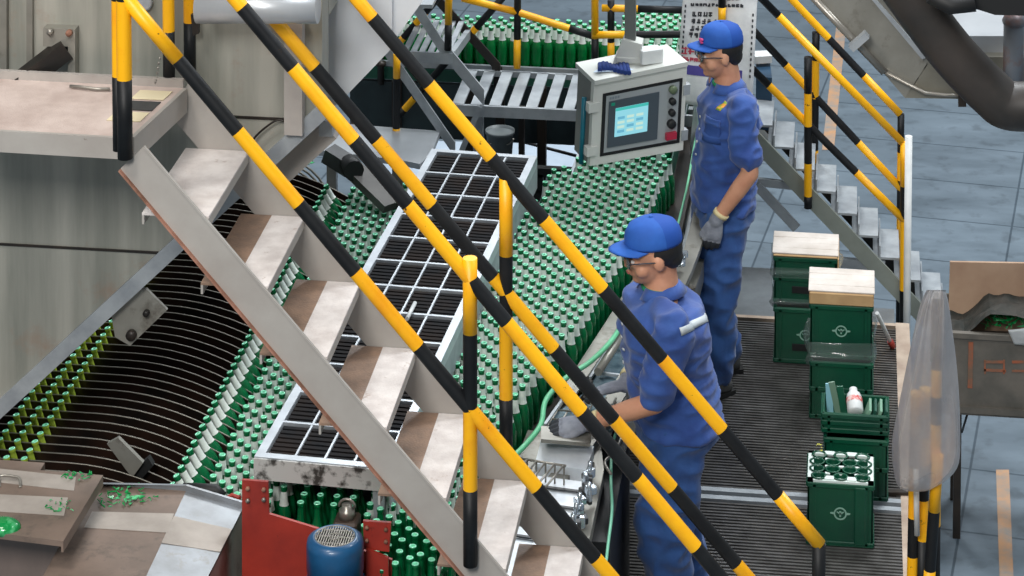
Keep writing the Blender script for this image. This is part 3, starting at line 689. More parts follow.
z=P(414,6,y=BFY).z; xx=P(414,6,y=BFY).x; m=MB(); m.box((xx,(BFY+BBY)/2,z),(.2,BBY-BFY,.02)); part('tread',m,GALV,bg)
z=P(476,30,y=BFY).z
m=MB(); m.bar(P(452,56,y=BFY+.02),P(468,34,y=BBY),.03,.05,0); part('brace',m,GALV,bg)
m=MB(); sb(m,(372,30),(455,150),BFY-.05,.08); part('stringer',m,GALV,bg,'long grey stringer running down to the floor')
def rp_(name,pts,brk,first,Y,r=.02,label=None,par=None):
    return part(name,striped(P(*pts[0],y=Y),P(*pts[1],y=Y),[P(*b,y=Y) for b in brk],first,r=r,seg=10),[YEL,BLK],par or bg,label)
rp_('post',((449,-30),(448,50)),[(449,24)],0,BFY)
rp_('post',((518,-40),(517,68)),[(517,39)],1,BBY)
rp_('post',((595,-60),(595,70)),[(595,38)],0,BFY+.05)
rp_('post',((611,0),(611,64)),[(611,42)],1,BBY)
rp_('rail',((462,-2),(517,12)),[],0,BBY); rp_('rail',((517,12),(593,36)),[(519,13),(569,29)],1,BBY)
rp_('rail',((593,35),(705,34)),[(625,35),(684,35)],0,BFY+.05)
rp_('rail',((602,8),(682,10)),[(638,9)],0,BBY)
rp_('rail',((445,-10),(398,44)),[(426,12),(416,24),(404,38)],1,BBY-.1)
rp_('rail',((506,-6),(397,118)),[(477,28),(470,37),(413,97),(403,108)],1,BBY+.02)
rp_('post',((397,54),(396,152)),[(397,78),(396,128)],0,BFY-.05)
# ================================================================== CONTROL CABINET
HYc=12.35
cb=root('control_cabinet','pale grey hanging control cabinet with a lit touch screen','control cabinet',P(635,170,y=HYc))
# front plane is turned slightly to the viewer's left; corners as seen
def face(pts,Ys): return [P(a,b,y=Y) for (a,b),Y in zip(pts,Ys)]
yl,yr=HYc,HYc+.0
Fp=[P(594,85,y=12.2),P(687,66,y=12.42),P(683,150,y=12.42),P(590,166,y=12.2)]
n_=(Fp[1]-Fp[0]).cross(Fp[3]-Fp[0]).normalized()
if n_.y>0: n_=-n_
depth=.17
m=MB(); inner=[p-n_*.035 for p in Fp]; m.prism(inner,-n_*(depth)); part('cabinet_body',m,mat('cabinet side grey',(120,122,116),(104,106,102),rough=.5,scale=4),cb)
def fp(u,v,d=0.): 
    a=Fp[0].lerp(Fp[1],u); b=Fp[3].lerp(Fp[2],u); return a.lerp(b,v)+n_*d
def fbox(m,u0,v0,u1,v1,d0,d1,mi=0): m.prism([fp(u0,v0,d0),fp(u1,v0,d0),fp(u1,v1,d0),fp(u0,v1,d0)],n_*(d1-d0),mi)
m=MB(); fbox(m,0,0,1,1,-.035,0); dr=part('door',m,CABG,cb)
m=MB(); fbox(m,.10,.13,.955,.90,0,.004); part('window_gasket',m,BLACK,cb)
m=MB(); fbox(m,.135,.165,.92,.86,.004,.006); part('fascia',m,mat('grey fascia',(150,156,158),rough=.4),cb,'grey instrument fascia')
m=MB(); fbox(m,.165,.235,.70,.80,.006,.012); part('screen_bezel',m,mat('slate bezel',(70,80,88),rough=.4),cb)
def screen_mat():
    mm=bpy.data.materials.new('lit screen'); mm.use_nodes=True; b=mm.node_tree.nodes['Principled BSDF']; b.inputs['Base Color'].default_value=(.02,.05,.06,1); b.inputs['Emission Color'].default_value=lin((150,222,236))+(1,); b.inputs['Emission Strength'].default_value=.95; return mm
SC=screen_mat()
m=MB(); fbox(m,.235,.33,.585,.68,.012,.014); so=part('display',m,SC,cb,'glowing pale cyan display')
EM1=mat('screen pale tile',(20,30,30),emit=(206,240,226),es=.95); EM2=mat('screen blue tile',(20,30,30),emit=(110,190,220),es=.9); EM3=mat('screen header',(20,30,30),emit=(70,200,190),es=.9)
m=MB(); fbox(m,.235,.33,.585,.365,.014,.0145,0)
for r in range(4):
    for c in range(3): fbox(m,.26+.1*c,.44+.055*r,.26+.1*c+.075,.44+.055*r+.032,.014,.0145,1 if (r+c)%3 else 2)
part('screen_graphics',m,[EM3,EM1,EM2],so)
m=MB(); fbox(m,.185,.255,.225,.29,.012,.014); part('indicator',m,mat('green logo',(20,150,120),rough=.4),cb,'small green logo mark')
m=MB(); 
for i in range(4): fbox(m,.17+.028*i,.185,.19+.028*i,.215,.006,.007)
part('lettering',m,mat('grey lettering',(120,130,138),rough=.5),cb)
for v,c,r_ in((.245,mat('olive lamp',(96,110,84),rough=.4),.020),(.385,BLACK,.017),(.52,BLACK,.017),(.655,BLACK,.022)):
    m=MB(); m.lathe([(r_,0),(r_,.018),(r_*.7,.024),(0,.024)],fp(.845,v-.01,.006),14,0,axis=n_); part('push_button',m,c,cb)
m=MB(); fbox(m,.79,.745,.90,.825,.006,.026); part('rocker_switch',m,mat('crimson switch',(170,36,62),rough=.4),cb,'crimson rocker switch')
for v in(.28,.82):
    m=MB(); fbox(m,-.05,v-.06,.06,v+.05,-.03,.012); part('hinge',m,CABG,cb)
    m=MB(); fbox(m,.97,v-.06,1.04,v+.06,-.03,.008); part('latch',m,GALV,cb)
m=MB(); m.tube([fp(-.045,.2,-.06),fp(-.045,1.02,-.06)],.012,0,10); part('hinge_rod',m,mat('teal rod',(20,110,130),rough=.4),cb,'teal hinge rod')
tv=[Fp[0]+n_*.01,Fp[1]+n_*.01,Fp[1]-n_*.24,Fp[0]-n_*.24]
m=MB(); m.prism([v+Vector((0,0,.002)) for v in tv],(0,0,.022)); part('roof',m,CABG,cb,'pale overhanging roof')
tc_=(tv[0]+tv[1]+tv[2]+tv[3])/4+Vector((0,0,.025))
q=tv[0].lerp(tv[1],.52).lerp(tv[3].lerp(tv[2],.52),.55)+Vector((0,0,.024))
m=MB(); m.box((q.x,q.y,q.z+.02),(.16,.11,.04),0,None,.01); m.prism([q+Vector((-.09,.04,0)),q+Vector((.05,.04,0)),q+Vector((.05,.04,.1)),q+Vector((-.04,.04,.12))],(0,-.09,0)); part('bracket',m,CABG,cb)
m=MB(); m.box((q.x-.01,q.y,q.z+.95),(.052,.052,1.7)); part('hanging_pole',m,mat('pole grey',(98,102,100),rough=.5),cb,'square grey hanging pole')
m=MB(); a=tv[0].lerp(tv[1],.66)-n_*.08+Vector((0,0,.026)); R=Matrix.Rotation(math.atan2((Fp[1]-Fp[0]).y,(Fp[1]-Fp[0]).x),3,'Z')
m.box(a+Vector((0,0,.035)),(.11,.07,.07),0,R,.004); m.box(a+Vector((.0,0,.02))-Vector((0,.036,0)),(.06,.002,.025),1,R); bx=solo('small_box',m,[WHITEP,SHARD],'small white carton with a green mark on the cabinet roof','box')
m=MB(); a=tv[0].lerp(tv[1],.28)-n_*.07+Vector((0,0,.026))
pts=[]
for i in range(9):
    t=i/8; m.tube([a+Vector((-.07+.14*t,-.04+.02*math.sin(t*5),.008)),a+Vector((-.08+.13*t,.05,.008+.006*math.sin(t*9)))],.011,0,8)
solo('blue_cloth',m,mat('royal blue cloth',(30,56,120),rough=.85),'crumpled dark blue cloth on the left of the cabinet roof','cloth')
m=MB(); m.prism([a+Vector((-.10,-.05,0)),a+Vector((.14,.02,0)),a+Vector((.13,.08,0)),a+Vector((-.06,.07,0))],(0,0,.003)); solo('paper_sheet',m,mat('pale blue paper',(206,222,240),rough=.7),'pale sheet of paper under the blue cloth on the cabinet','paper')
# ================================================================== RIGHT STAIRCASE
RY=13.95; RY2=14.36
rs=root('floor_staircase','far galvanised staircase descending to the concrete floor with striped handrails','staircase',P(915,300,y=RY))
def slope_plate(a,b,Y,h,t=.02,mi=0):
    m=MB(); A=P(*a,y=Y);B=P(*b,y=Y); d=(B-A).normalized(); n=Vector((-d.z,0,d.x))
    if n.z<0:n=-n
    m.prism([A,B,B-n*h,A-n*h],(0,t,0),mi); return m
m=slope_plate((735,108),(935,318),RY,.085); part('stringer',m,mat('olive grey paint',(140,146,138),(126,132,124),rough=.5,scale=4),rs)
m=slope_plate((770,118),(945,312),RY2,.07); part('stringer',m,DARK,rs,'dark far stringer')
A=P(768,150,y=RY);Bp=P(905,293,y=RY); sl=(Bp-A)
for i in range(-1,8):
    t=.02+i*.155; q=A+sl*t; 
    m=MB(); m.box((q.x+.05,(RY+RY2)/2+.01,q.z+.02),(.14,RY2-RY-.03,.012),0)
    m.box((q.x+.13,(RY+RY2)/2+.01,q.z-.06),(.008,RY2-RY-.03,.06),0)
    part('tread',m,GALV,rs)
m=MB(); m.bar(P(752,181,y=RY+.03),P(798,186,y=RY+.03),.03,.04); part('brace',m,GALV,rs)
m=MB(); m.bar(P(838,262,y=RY+.03),P(885,266,y=RY+.03),.03,.05); part('brace',m,GALV,rs)
m=slope_plate((760,183),(800,226),RY,.05); part('brace',m,GALV,rs)
def rr_(name,a,b,brk,first,Y,r=.021): return part(name,striped(P(*a,y=Y),P(*b,y=Y),[P(*q,y=Y) for q in brk],first,r=r,seg=12),[YEL,BLK],rs)
rr_('top_rail',(640,-126),(902,142),[(776,18)],1,RY-.02)
m_=rr_('top_rail',(745,-50),(900,114),[(770,-22),(829,38),(864,75)],1,RY2+.02)
rr_('middle_rail',(722,3),(903,216),[(745,29),(784,66),(809,124),(808,124),(856,171)],1,RY-.02) if False else None
rr_('middle_rail',(712,-14),(905,193),[(783,67),(808,95),(856,144)],1,RY2+.02)
rr_('middle_rail',(690,7),(905,221),[(770,84),(808,123),(856,172)],1,RY-.02)
rr_('post',(808,57),(808,208),[(808,93),(808,126),(808,163),(808,196)],1,RY-.04)
rr_('post',(816,32),(814,190),[(815,60),(815,98),(815,150)],1,RY2+.02)
rr_('post',(901,114),(899,345),[(901,152),(900,180),(900,215),(900,252)],1,RY2+.02,.019)
rr_('post',(904,142),(903,372),[(904,186),(904,218),(903,290),(903,340)],0,RY-.02,.02)
# tall white pole
m=MB(); a=P(906,136,y=13.6); b=P(907,300,y=13.6); m.tube([Vector((b.x,b.y,a.z)),Vector((b.x,b.y,FZ))],.019,0,14); solo('white_pole',m,WHITEP,'slim white upright pole at the foot of the far stairs','pole')
# ================================================================== PRINTED SACK behind worker
SY=13.62
print('BFY',BFY,BBY,'RY',RY)
sk=root('printed_sack','large white sack with rows of dark printed characters and a purple band','sack',P(718,110,y=SY))
def cloth(mb,corners,nu,nv,amp,thick,mi=0,freq=7):
    A,B,C,D=[Vector(c) for c in corners]; nrm=(B-A).cross(D-A).normalized(); vs=[]
    for j in range(nv+1):
        for i in range(nu+1):
            u=i/nu;v=j/nv; p=A.lerp(B,u).lerp(D.lerp(C,u),v); w=noise.noise(p*freq)*amp+noise.noise(p*freq*2.7)*amp*.4; vs.append(p+nrm*w)
    n=len(vs); vs2=vs+[p-nrm*thick for p in vs]; fs=[];W_=nu+1
    for j in range(nv):
        for i in range(nu):
            a=j*W_+i; fs.append([a,a+1,a+W_+1,a+W_]); fs.append([n+a,n+a+W_,n+a+W_+1,n+a+1])
    for i in range(nu): fs.append([i+1,i,n+i,n+i+1]); b=nv*W_+i; fs.append([b,b+1,n+b+1,n+b])
    for j in range(nv): a=j*W_; fs.append([a,a+W_,n+a+W_,n+a]); b=a+nu; fs.append([b+W_,b,n+b,n+b+W_])
    mb.add(vs2,fs,mi,True)
sc=[P(684,-12,y=SY),P(758,-12,y=SY),P(752,112,y=SY-.05),P(676,100,y=SY-.05)]
m=MB(); cloth(m,sc,20,24,.02,.05,0,5); part('sack_body',m,mat('white woven sack',(228,230,230),(206,208,210),rough=.6,scale=8,bump=.15,bscale=50),sk)
def sp(u,v):
    p=sc[0].lerp(sc[1],u).lerp(sc[3].lerp(sc[2],u),v); nrm=(sc[1]-sc[0]).cross(sc[3]-sc[0]).normalized(); w=noise.noise(p*5)*.02+noise.noise(p*5*2.7)*.008; q=p+nrm*w
    return q-nrm*.054
INK=mat('black ink',(50,52,58),rough=.6); INKR=mat('red ink',(190,70,90),rough=.6); INKP=mat('purple band',(70,62,140),rough=.6)
def strokes(m,u,v,w,h,rg):
    for k in range(4):
        a=rg.random();b=rg.random()
        if k%2: p0,p1=sp(u+w*a,v),sp(u+w*a,v+h)
        else: p0,p1=sp(u,v+h*b),sp(u+w,v+h*b)
        m.bar(p0,p1,.004,.006)
rg=random.Random(5)

for (v,u0,n,dw,h) in((.115,.12,13,.055,.022),(.19,.15,4,.07,.04),(.25,.14,5,.07,.04),(.31,.13,6,.07,.04),(.37,.12,7,.07,.04),(.06,.3,8,.06,.02)):
    m=MB()
    for i in range(n): strokes(m,u0+i*dw,v,dw*.7,h,rg)
    part('printed_line',m,INK,sk)
m=MB()
for i in range(12):
    m.box(sp(.045,.14+.045*i),(.008,.004,.014)); m.box(sp(.955,.2+.045*i),(.008,.004,.014))
part('edge_marks',m,INK,sk)
m=MB(); 
for i in range(3): strokes(m,.03+i*.09,.50,.08,.06,rg)
for i in range(5): strokes(m,.03+i*.06,.59,.05,.03,rg)
part('red_print',m,INKR,sk,'red print')
m=MB(); vs=[];n=14
for i in range(n+1): vs+= [sp(.05+.8*i/n,.655),sp(.05+.8*i/n,.735)]
fs=[[2*i,2*i+1,2*i+3,2*i+2] for i in range(n)]; m.add(vs,fs); o=part('purple_band',m,INKP,sk,'purple printed band'); sd=o.modifiers.new('t','SOLIDIFY'); sd.thickness=.004
rr=MB(); a=P(722,-80,y=SY-.1);b=P(722,24,y=SY-.1); o=solo('rail_post',striped(a,b,[P(722,7,y=SY-.1)],1,r=.02,seg=12),[YEL,BLK],'striped post in front of the printed sack','post')
# blue machine bits right of worker
m=MB(); m.prism(ZP([(756,62),(770,62),(772,78),(756,76)],.9),(0,0,-.3)); m2=MB(); m2.prism(ZP([(753,58),(772,57),(772,63),(755,64)],.92),(0,0,.04),1); m3=MB(); m3.prism(ZP([(757,80),(771,80),(771,94),(757,92)],.6),(0,0,-.4),1); BD=root('blue_machine','navy and white machine block just right of the sack','machine',P(764,90,z=.2)); part('housing',m,[mat('navy panel',(38,70,96),rough=.4),WHITEP],BD); part('lid',m2,[MATS['navy panel'],WHITEP],BD); part('tank',m3,[MATS['navy panel'],WHITEP],BD)
# clear plastic over bottles between cabinet and worker
m=MB(); cloth(m,[P(694,88,y=13.6),P(712,84,y=13.6),P(712,170,y=13.5),P(688,172,y=13.5)],8,12,.05,.003,0,9); solo('plastic_film',m,CLEAR,'crumpled clear plastic film hanging between cabinet and far worker','plastic film')
# ================================================================== OVERHEAD DUCT, HOSE, PIPE
DY=9.6
du=root('steel_duct','large dull stainless duct bending across the upper right corner','duct',P(905,95,y=DY))
m=MB(); A=YP([(812,-10),(905,98),(931,60),(858,-30)],DY); m.prism(A,(0,.3,0)); part('sloped_section',m,STAIND,du)
m=MB(); m.prism(YP([(931,57),(905,98),(1030,100),(1030,57)],DY),(0,.3,0)); part('level_section',m,mat('duct plate',(120,116,104),(140,138,128),rough=.35,metal=.4,scale=4),du)
m=MB(); m.prism(YP([(945,36),(1010,36),(1010,57),(945,57)],DY+.05),(0,.3,0)); part('upper_plate',m,STAINL,du)
m=MB(); m.tube(YP([(806,-10),(884,72)],DY-.02),.014,0,10); m.tube(YP([(884,72),(925,93),(945,95),(978,96)],DY-.02),.007,0,8); part('rod',m,EDGE,du)
m=MB(); m.bar(P(851,48,y=DY-.06),P(867,34,y=DY-.06),.04,.025); part('rod_clamp',m,GALV,du)
m=MB(); m.prism(YP([(868,-6),(872,-6),(927,56),(922,58)],DY),(0,-.015,0)); part('seam',m,GALV,du)
m=MB(); m.prism(YP([(958,84),(966,84),(966,104),(958,104)],DY),(0,-.03,0)); part('hanger',m,DARK,du)
m=MB(); pts=YP([(862,-70),(905,-10),(950,50),(990,92),(1012,106),(1060,104)],DY-.35); m.tube(crom(pts,8),[.085]*41,0,20); solo('rubber_hose',m,mat('dark brown rubber',(58,52,48),(40,38,36),rough=.5,scale=5),'thick dark rubber hose sweeping across the upper right','hose')
m=MB(); a=P(1014,18,y=DY-.1); m.lathe([(.037,-.30),(.037,-.02),(.03,.0),(.0,.0)],(a.x,a.y,a.z),20,0); m.lathe([(.040,-.02),(.043,-.01),(.03,.02)],(a.x,a.y,a.z),20,0); solo('rusty_pipe',m,mat('rust and zinc pipe',(120,126,134),(130,84,66),rough=.45,metal=.3,scale=6,contrast=(.45,.6)),'short upright zinc pipe with rusty top at the right border','pipe')
m=MB(); m.prism(YP([(925,-30),(1040,-30),(1040,16),(995,15),(960,4)],DY-.5),(0,.2,0)); m.tube(YP([(930,-5),(950,6),(975,3)],DY-.55),.03,0,12); solo('overhead_beam',m,BLACK,'black beam across the top right corner','beam')
# ================================================================== CRATES
def emblem(m,c,r,mi=0,d=.0015):
    n=24
    for i in range(n):
        a=2*math.pi*i/n;b=2*math.pi*(i+1)/n
        m.prism([c+Vector((math.cos(a)*r,0,math.sin(a)*r)),c+Vector((math.cos(b)*r,0,math.sin(b)*r)),c+Vector((math.cos(b)*r*.78,0,math.sin(b)*r*.78)),c+Vector((math.cos(a)*r*.78,0,math.sin(a)*r*.78))],(0,-d,0),mi)
    for sx in(-1,1):
        m.prism([c+Vector((sx*r,0,.006)),c+Vector((sx*r*1.55,0,.004)),c+Vector((sx*r*1.5,0,-.002)),c+Vector((sx*r,0,-.004))],(0,-d,0),mi)
        m.prism([c+Vector((0,0,-r*.2)),c+Vector((sx*r*.6,0,r*.25)),c+Vector((sx*r*.5,0,r*.35)),c+Vector((0,0,r*.1))],(0,-d,0),mi)
    m.prism([c+Vector((-r*.12,0,-r*.5)),c+Vector((r*.12,0,-r*.5)),c+Vector((r*.16,0,r*.4)),c+Vector((-r*.16,0,r*.4))],(0,-d,0),mi)
def crate(px0,px1,py,z,label,h=.28,dp=.26,group=None,closed=True,grid=False,emb=True,w=None):
    """front bottom edge from px0 to px1 at row py, standing at height z"""
    a=P(px0,py,z=z); b=P(px1,py+(px1-px0)*.06,z=z); w=w or (b.x-a.x); cx=(a.x+b.x)/2; fy=a.y; cy=fy+dp/2
    t=root('bottle_crate',label,'crate',(cx,cy,z),group); emb=emb
    m=MB(); th=.012
    for sx in(-1,1): m.box((cx+sx*(w/2-th/2),cy,z+h/2),(th,dp,h),0,None,.004)
    for sy in(-1,1): m.box((cx,cy+sy*(dp/2-th/2),z+h/2),(w,th,h),0,None,.004)
    m.box((cx,cy,z+.012),(w-.01,dp-.01,.02))
    for zz in((.012,h-.012) if emb else (.012,h*.52,h-.012)): m.box((cx,fy-.003,z+zz),(w+.004,.008,.022),0,None,.003); m.box((cx+w/2+.002,cy,z+zz),(.008,dp,.022),0,None,.003); m.box((cx-w/2-.002,cy,z+zz),(.008,dp,.022),0,None,.003)
    for sx in(-1,1): m.box((cx+sx*(w/2-.03),fy-.003,z+h/2),(.012,.008,h-.02),0)
    part('shell',m,CRATE,t)
    if emb: m=MB(); emblem(m,Vector((cx,fy-.001,z+h*.52)),.028); part('emblem',m,CRATEL,t,'pale round winged emblem')
    if closed: m=MB(); m.box((cx,fy-.0045,z+h*.30),(w*.42,.004,.035),0,None,.001); part('hand_slot',m,BLACK,t)
    return t,cx,cy,fy,w
def cells(t,cx,cy,w,dp,ztop,rimw=True):
    m=MB(); nx,ny=3,4
    # pale rim and webs
    m.box((cx,cy-dp/2+.012,ztop),(w,.024,.012),0); m.box((cx,cy+dp/2-.012,ztop),(w,.024,.012),0)
    for sx in(-1,1): m.box((cx+sx*(w/2-.012),cy,ztop),(.024,dp,.012),0)
    part('rim',m,CRATEW,t,'pale crate rim')
    xs=[[-.33,0,.33],[-.36,-.12,.14,.36],[-.36,-.12,.14,.36],[-.33,0,.33]]; ys=[-.36,-.12,.12,.36]
    for r,row in enumerate(xs):
        for u in row:
            m=MB(); c=Vector((cx+u*w,cy+ys[r]*dp,ztop+.004)); R_=.031; m.lathe([(R_,-.1),(R_,.004),(R_+.004,.006),(R_-.004,.008),(R_-.006,.0),(R_-.006,-.06),(0,-.06)],c,16,0); part('cell',m,CRATE,t)
    for u in(-.17,.17):
        for v in(-.42,.42): m=MB(); m.box((cx+u*w,cy+v*dp,ztop+.008),(.04,.03,.006),0); part('web',m,CRATEW,t)
    for u in(-.2,.01,.25):
        for v in(-.24,0,.24): m=MB(); m.box((cx+u*w,cy+v*dp,ztop+.004),(.022,.014,.006),0); part('web',m,CRATEW,t)
# front crate
t,cx,cy,fy,w=crate(807,873,544,0,'dark green crate with pale winged emblem and open round cells, nearest the camera',closed=False); cells(t,cx,cy,w,.26,.282)
m=MB(); m.box((cx+w*.30,fy-.004,.14),(.05,.012,.26),0,None,.005); part('corner_rib',m,CRATE,t)
# second: stack of crates with odds and ends
def lidbox(t,cx,cy,w,dp,z,h,name='cardboard_lid',m1=PAPER,m2=CARD,lab=None):
    m=MB(); m.box((cx,cy,z+h),(w+.02,dp+.02,.012),0,None,.003); m.box((cx,cy,z+h/2),(w+.016,dp+.016,h),1,None,.004); return m
t,cx2,cy2,fy2,w2=crate(824,887,498,0,'lowest dark green crate directly behind the nearest crate',emb=False,dp=.26)
t,cx3,cy3,fy3,w3=crate(822,888,432,.29,'shallow dark green crate full of flat odds and ends, behind the nearest crate',emb=False,dp=.20,h=.09,closed=False)
m=MB()
# contents
zt=.30
for i,(dx,ln,wd,ti) in enumerate([(-.115,.15,.03,.25),(-.09,.17,.028,.1),(-.06,.13,.03,.15)]):
    m=MB(); R=Matrix.Rotation(ti-.3,3,'Y')@Matrix.Rotation(.15,3,'X'); m.box((cx3+dx,cy3+.02,zt+.09),(wd,.006,ln),0,R,.001); solo('flat_strip',m,[mat('pale blue strip',(150,206,220),rough=.4),mat('grey green strip',(120,150,130),rough=.4),mat('deep green strip',(30,96,72),rough=.4)][i],['pale blue flat strip standing in the odds and ends crate','grey green flat strip standing beside the bottle in the crate','deep green strip standing left in the odds and ends crate'][i],'strip')
for i in range(4):
    m=MB(); R=Matrix.Rotation(.35,3,'Y'); m.box((cx3+.055+.024*i,cy3-.02,zt+.055),(.012,.12,.08),0,R,.002); solo('flat_strip',m,[mat('celadon strip',(120,160,136),rough=.5),GREENP][i%2],'green flat piece leaning in the row right of the white bottle','strip',group='green pieces right of the white bottle')
wb=root('plastic_bottle','small white plastic bottle with red print lying in the crate of odds and ends','bottle',(cx3+.0,cy3,zt+.05))
m=MB(); c=Vector((cx3+.002,cy3-.045,zt+.06)); ax=Vector((-.1,.95,.5)).normalized(); m.lathe([(.0,-.0),(.03,.0),(.036,.008),(.036,.075),(.030,.095),(.018,.11),(.018,.125),(0,.127)],c,20,0,axis=ax); part('bottle_body',m,WHITEP,wb)
m=MB(); m.lathe([(.0368,.045),(.0368,.07)],c,20,0,axis=ax); m.f=m.f[:-2];m.m=m.m[:-2];m.sm=m.sm[:-2]; part('red_print',m,mat('red print',(206,96,92),(230,200,196),rough=.5,scale=60,contrast=(.45,.55)),wb)
# third stack (centre): two crates wrapped in film + cardboard
t,cx4,cy4,fy4,w4=crate(810,872,418,0,'bottom crate of the film wrapped stack with the bright cardboard top',emb=False)
t,cx5,cy5,fy5,w5=crate(810,872,357,.285,'upper film wrapped crate with winged emblem under the bright cardboard top',h=.26,closed=False) 
def cardtop(cx,cy,w,dp,z,h,label):
    t=root('cardboard_cover',label,'cardboard',(cx,cy,z)); m=MB(); m.box((cx,cy,z+h/2),(w+.012,dp+.012,h),0,None,.005); part('carton',m,CARD,t)
    m=MB(); n=4
    for i in range(n): m.box((cx,cy-dp/2+(i+.5)*dp/n,z+h+.004+.001*(i%2)),(w+.02,dp/n*.995,.008),0,Matrix.Rotation(rng.uniform(-.008,.008),3,'Y'),.002)
    part('wrap',m,PAPER,t,'pale pleated wrap'); return t
zt5=.285+.26
cardtop(cx5,cy5,w5,.26,zt5,.06,'bright cardboard cover on the wrapped crate stack in the middle')
t,cx6,cy6,fy6,w6=crate(774,836,362,0,'bottom crate of the rear stack nearest the far worker',emb=True)
t,cx7,cy7,fy7,w7=crate(774,836,302,.285,'upper film wrapped crate of the rear stack beside the far worker',emb=False,h=.235)
cardtop(cx7,cy7,w7,.26,.285+.235,.012,'thin pale cardboard sheet lying on the rear crate stack')
m=MB(); m.prism([Vector((cx7+w7/2+.006,fy7,.30)),Vector((cx7+w7/2+.006,fy7+.26,.30)),Vector((cx7+w7/2+.006,fy7+.26,.52)),Vector((cx7+w7/2+.006,fy7,.52))],(.006,0,0)); solo('cardboard_sheet',m,CARD,'brown cardboard sheet on the right side of the rear crate stack','cardboard')
# stretch film bands
FILM=glassmat('stretch film',(225,240,235),.8,.08); FILM.node_tree.nodes['Principled BSDF'].inputs['Alpha'].default_value=.42
def film(cx,cy,w,dp,z0,z1,label):
    m=MB(); n=44; rows=5; vs=[]
    for j in range(rows+1):
        for i in range(n):
            s_=i/n*4; k=int(s_); f=s_-k; c=[(-1,-1),(1,-1),(1,1),(-1,1),(-1,-1)]; x=c[k][0]*(1-f)+c[k+1][0]*f; y=c[k][1]*(1-f)+c[k+1][1]*f
            q=Vector((cx+x*(w/2+.012),cy+y*(dp/2+.012),z0+(z1-z0)*j/rows)); nn=noise.noise(q*Vector((22,22,60)).x*.05+Vector((j*.9,i*.11,0)))*.03; q+=Vector((x,y,0)).normalized()*nn+Vector((0,0,nn*.8)); vs.append(q)
    fs=[[j*n+i,j*n+(i+1)%n,(j+1)*n+(i+1)%n,(j+1)*n+i] for j in range(rows) for i in range(n)]; m.add(vs,fs,0,True); solo('stretch_film',m,FILM,label,'plastic film')
film(cx5,cy5,w5,.27,.25,.37,'crumpled clear film band round the middle crate stack')
film(cx7,cy7,w7,.27,.27,.31,'lower clear film band round the rear crate stack'); film(cx7,cy7,w7,.27,.42,.47,'upper clear film band round the rear crate stack')
m=MB(); m.tube([P(877,313,z=.25),P(891,343,z=.03)],.010,0,10); m.tube([P(890,341,z=.045),P(893,347,z=.01)],.016,1,10); solo('white_stick',m,[WHITEP,RED],'white stick with red end leaning by the film wrapped crates','stick')
shards('yellow_scrap',lambda:P(rng.uniform(815,822),rng.uniform(445,452),z=.31),5,'tiny yellow scrap behind the nearest crate',.012,mat('yellow scrap',(206,200,90),rough=.7),'scrap')
# ================================================================== WASTE BIN
bn=root('waste_bin','rust streaked grey steel bin on legs heaped with broken green glass, right border','bin',P(985,430,z=FZ))
zb=.42; bl=P(942,331,z=zb); br2=P(1060,334,z=zb); byb=P(950,300,z=zb).y
hgt=.40
fx0,fx1=bl.x,br2.x; fyb=bl.y; byk=fyb+.42
m=MB(); t_=.012
m.box(((fx0+fx1)/2,fyb,zb-hgt/2),(fx1-fx0,t_,hgt)); m.box(((fx0+fx1)/2,byk,zb-hgt/2),(fx1-fx0,t_,hgt)); m.box((fx0,(fyb+byk)/2,zb-hgt/2),(t_,byk-fyb,hgt)); m.box((fx1,(fyb+byk)/2,zb-hgt/2),(t_,byk-fyb,hgt)); m.box(((fx0+fx1)/2,(fyb+byk)/2,zb-hgt+.01),(fx1-fx0,byk-fyb,.02))
m.box(((fx0+fx1)/2,fyb-.006,zb-.01),(fx1-fx0+.02,.03,.025)); m.box(((fx0+fx1)/2,fyb-.006,zb-hgt+.03),(fx1-fx0+.02,.03,.03)); part('bin_body',m,BIN,bn)
legs([((x,y,(zb-hgt+FZ)/2),(.035,.035,zb-hgt-FZ)) for x in(fx0+.08,fx1-.08) for y in(fyb+.03,byk-.03)],DARK,bn)
m=MB(); INKO=mat('orange painted characters',(160,84,52),(112,90,74),rough=.7,scale=14)
def fbar(a,b,wd): m.bar(P(*a,y=fyb-.008)+Vector((0,0,0)),P(*b,y=fyb-.008),.004,wd,0,up=(0,0,1) if abs(a[1]-b[1])<abs(a[0]-b[0]) else (1,0,0))
fbar((971,342),(970,388),.022); fbar((984,362),(1004,362),.012); fbar((984,370),(1006,371),.012); fbar((985,360),(985,374),.008); fbar((1004,360),(1004,374),.008); fbar((1012,362),(1024,362),.012); fbar((1012,371),(1024,371),.01)
part('painted_marks',m,INKO,bn,'faded orange painted characters')
m=MB(); m.prism(YP([(950,262),(1060,264),(1060,332),(948,330)],fyb+.24),(0,.015,0)); solo('plywood_sheet',m,WOOD,'stained plywood sheet leaning up behind the rubble in the waste bin','board')
m=MB(); nx,ny=22,9
vs=[]
for j in range(ny+1):
    for i in range(nx+1):
        x=fx0+.01+(fx1-fx0-.02)*i/nx; y=fyb+.01+(.22)*j/ny; hh=.02+min(.10,max(0,(i/nx)-.2)*.5)+noise.noise(Vector((x*14,y*14,0)))*.03; vs.append(Vector((x,y,zb-.03+hh)))
fs=[[j*(nx+1)+i,j*(nx+1)+i+1,(j+1)*(nx+1)+i+1,(j+1)*(nx+1)+i] for j in range(ny) for i in range(nx)]; m.add(vs,fs); o=solo('rubble',m,RUBBLE,'dark wet rubble heaped in the waste bin','rubble',kind='stuff')
shards('broken_glass',lambda:P(rng.uniform(985,1030),rng.uniform(314,328),y=fyb+.12),60,'broken green glass on the rubble in the waste bin',.03)
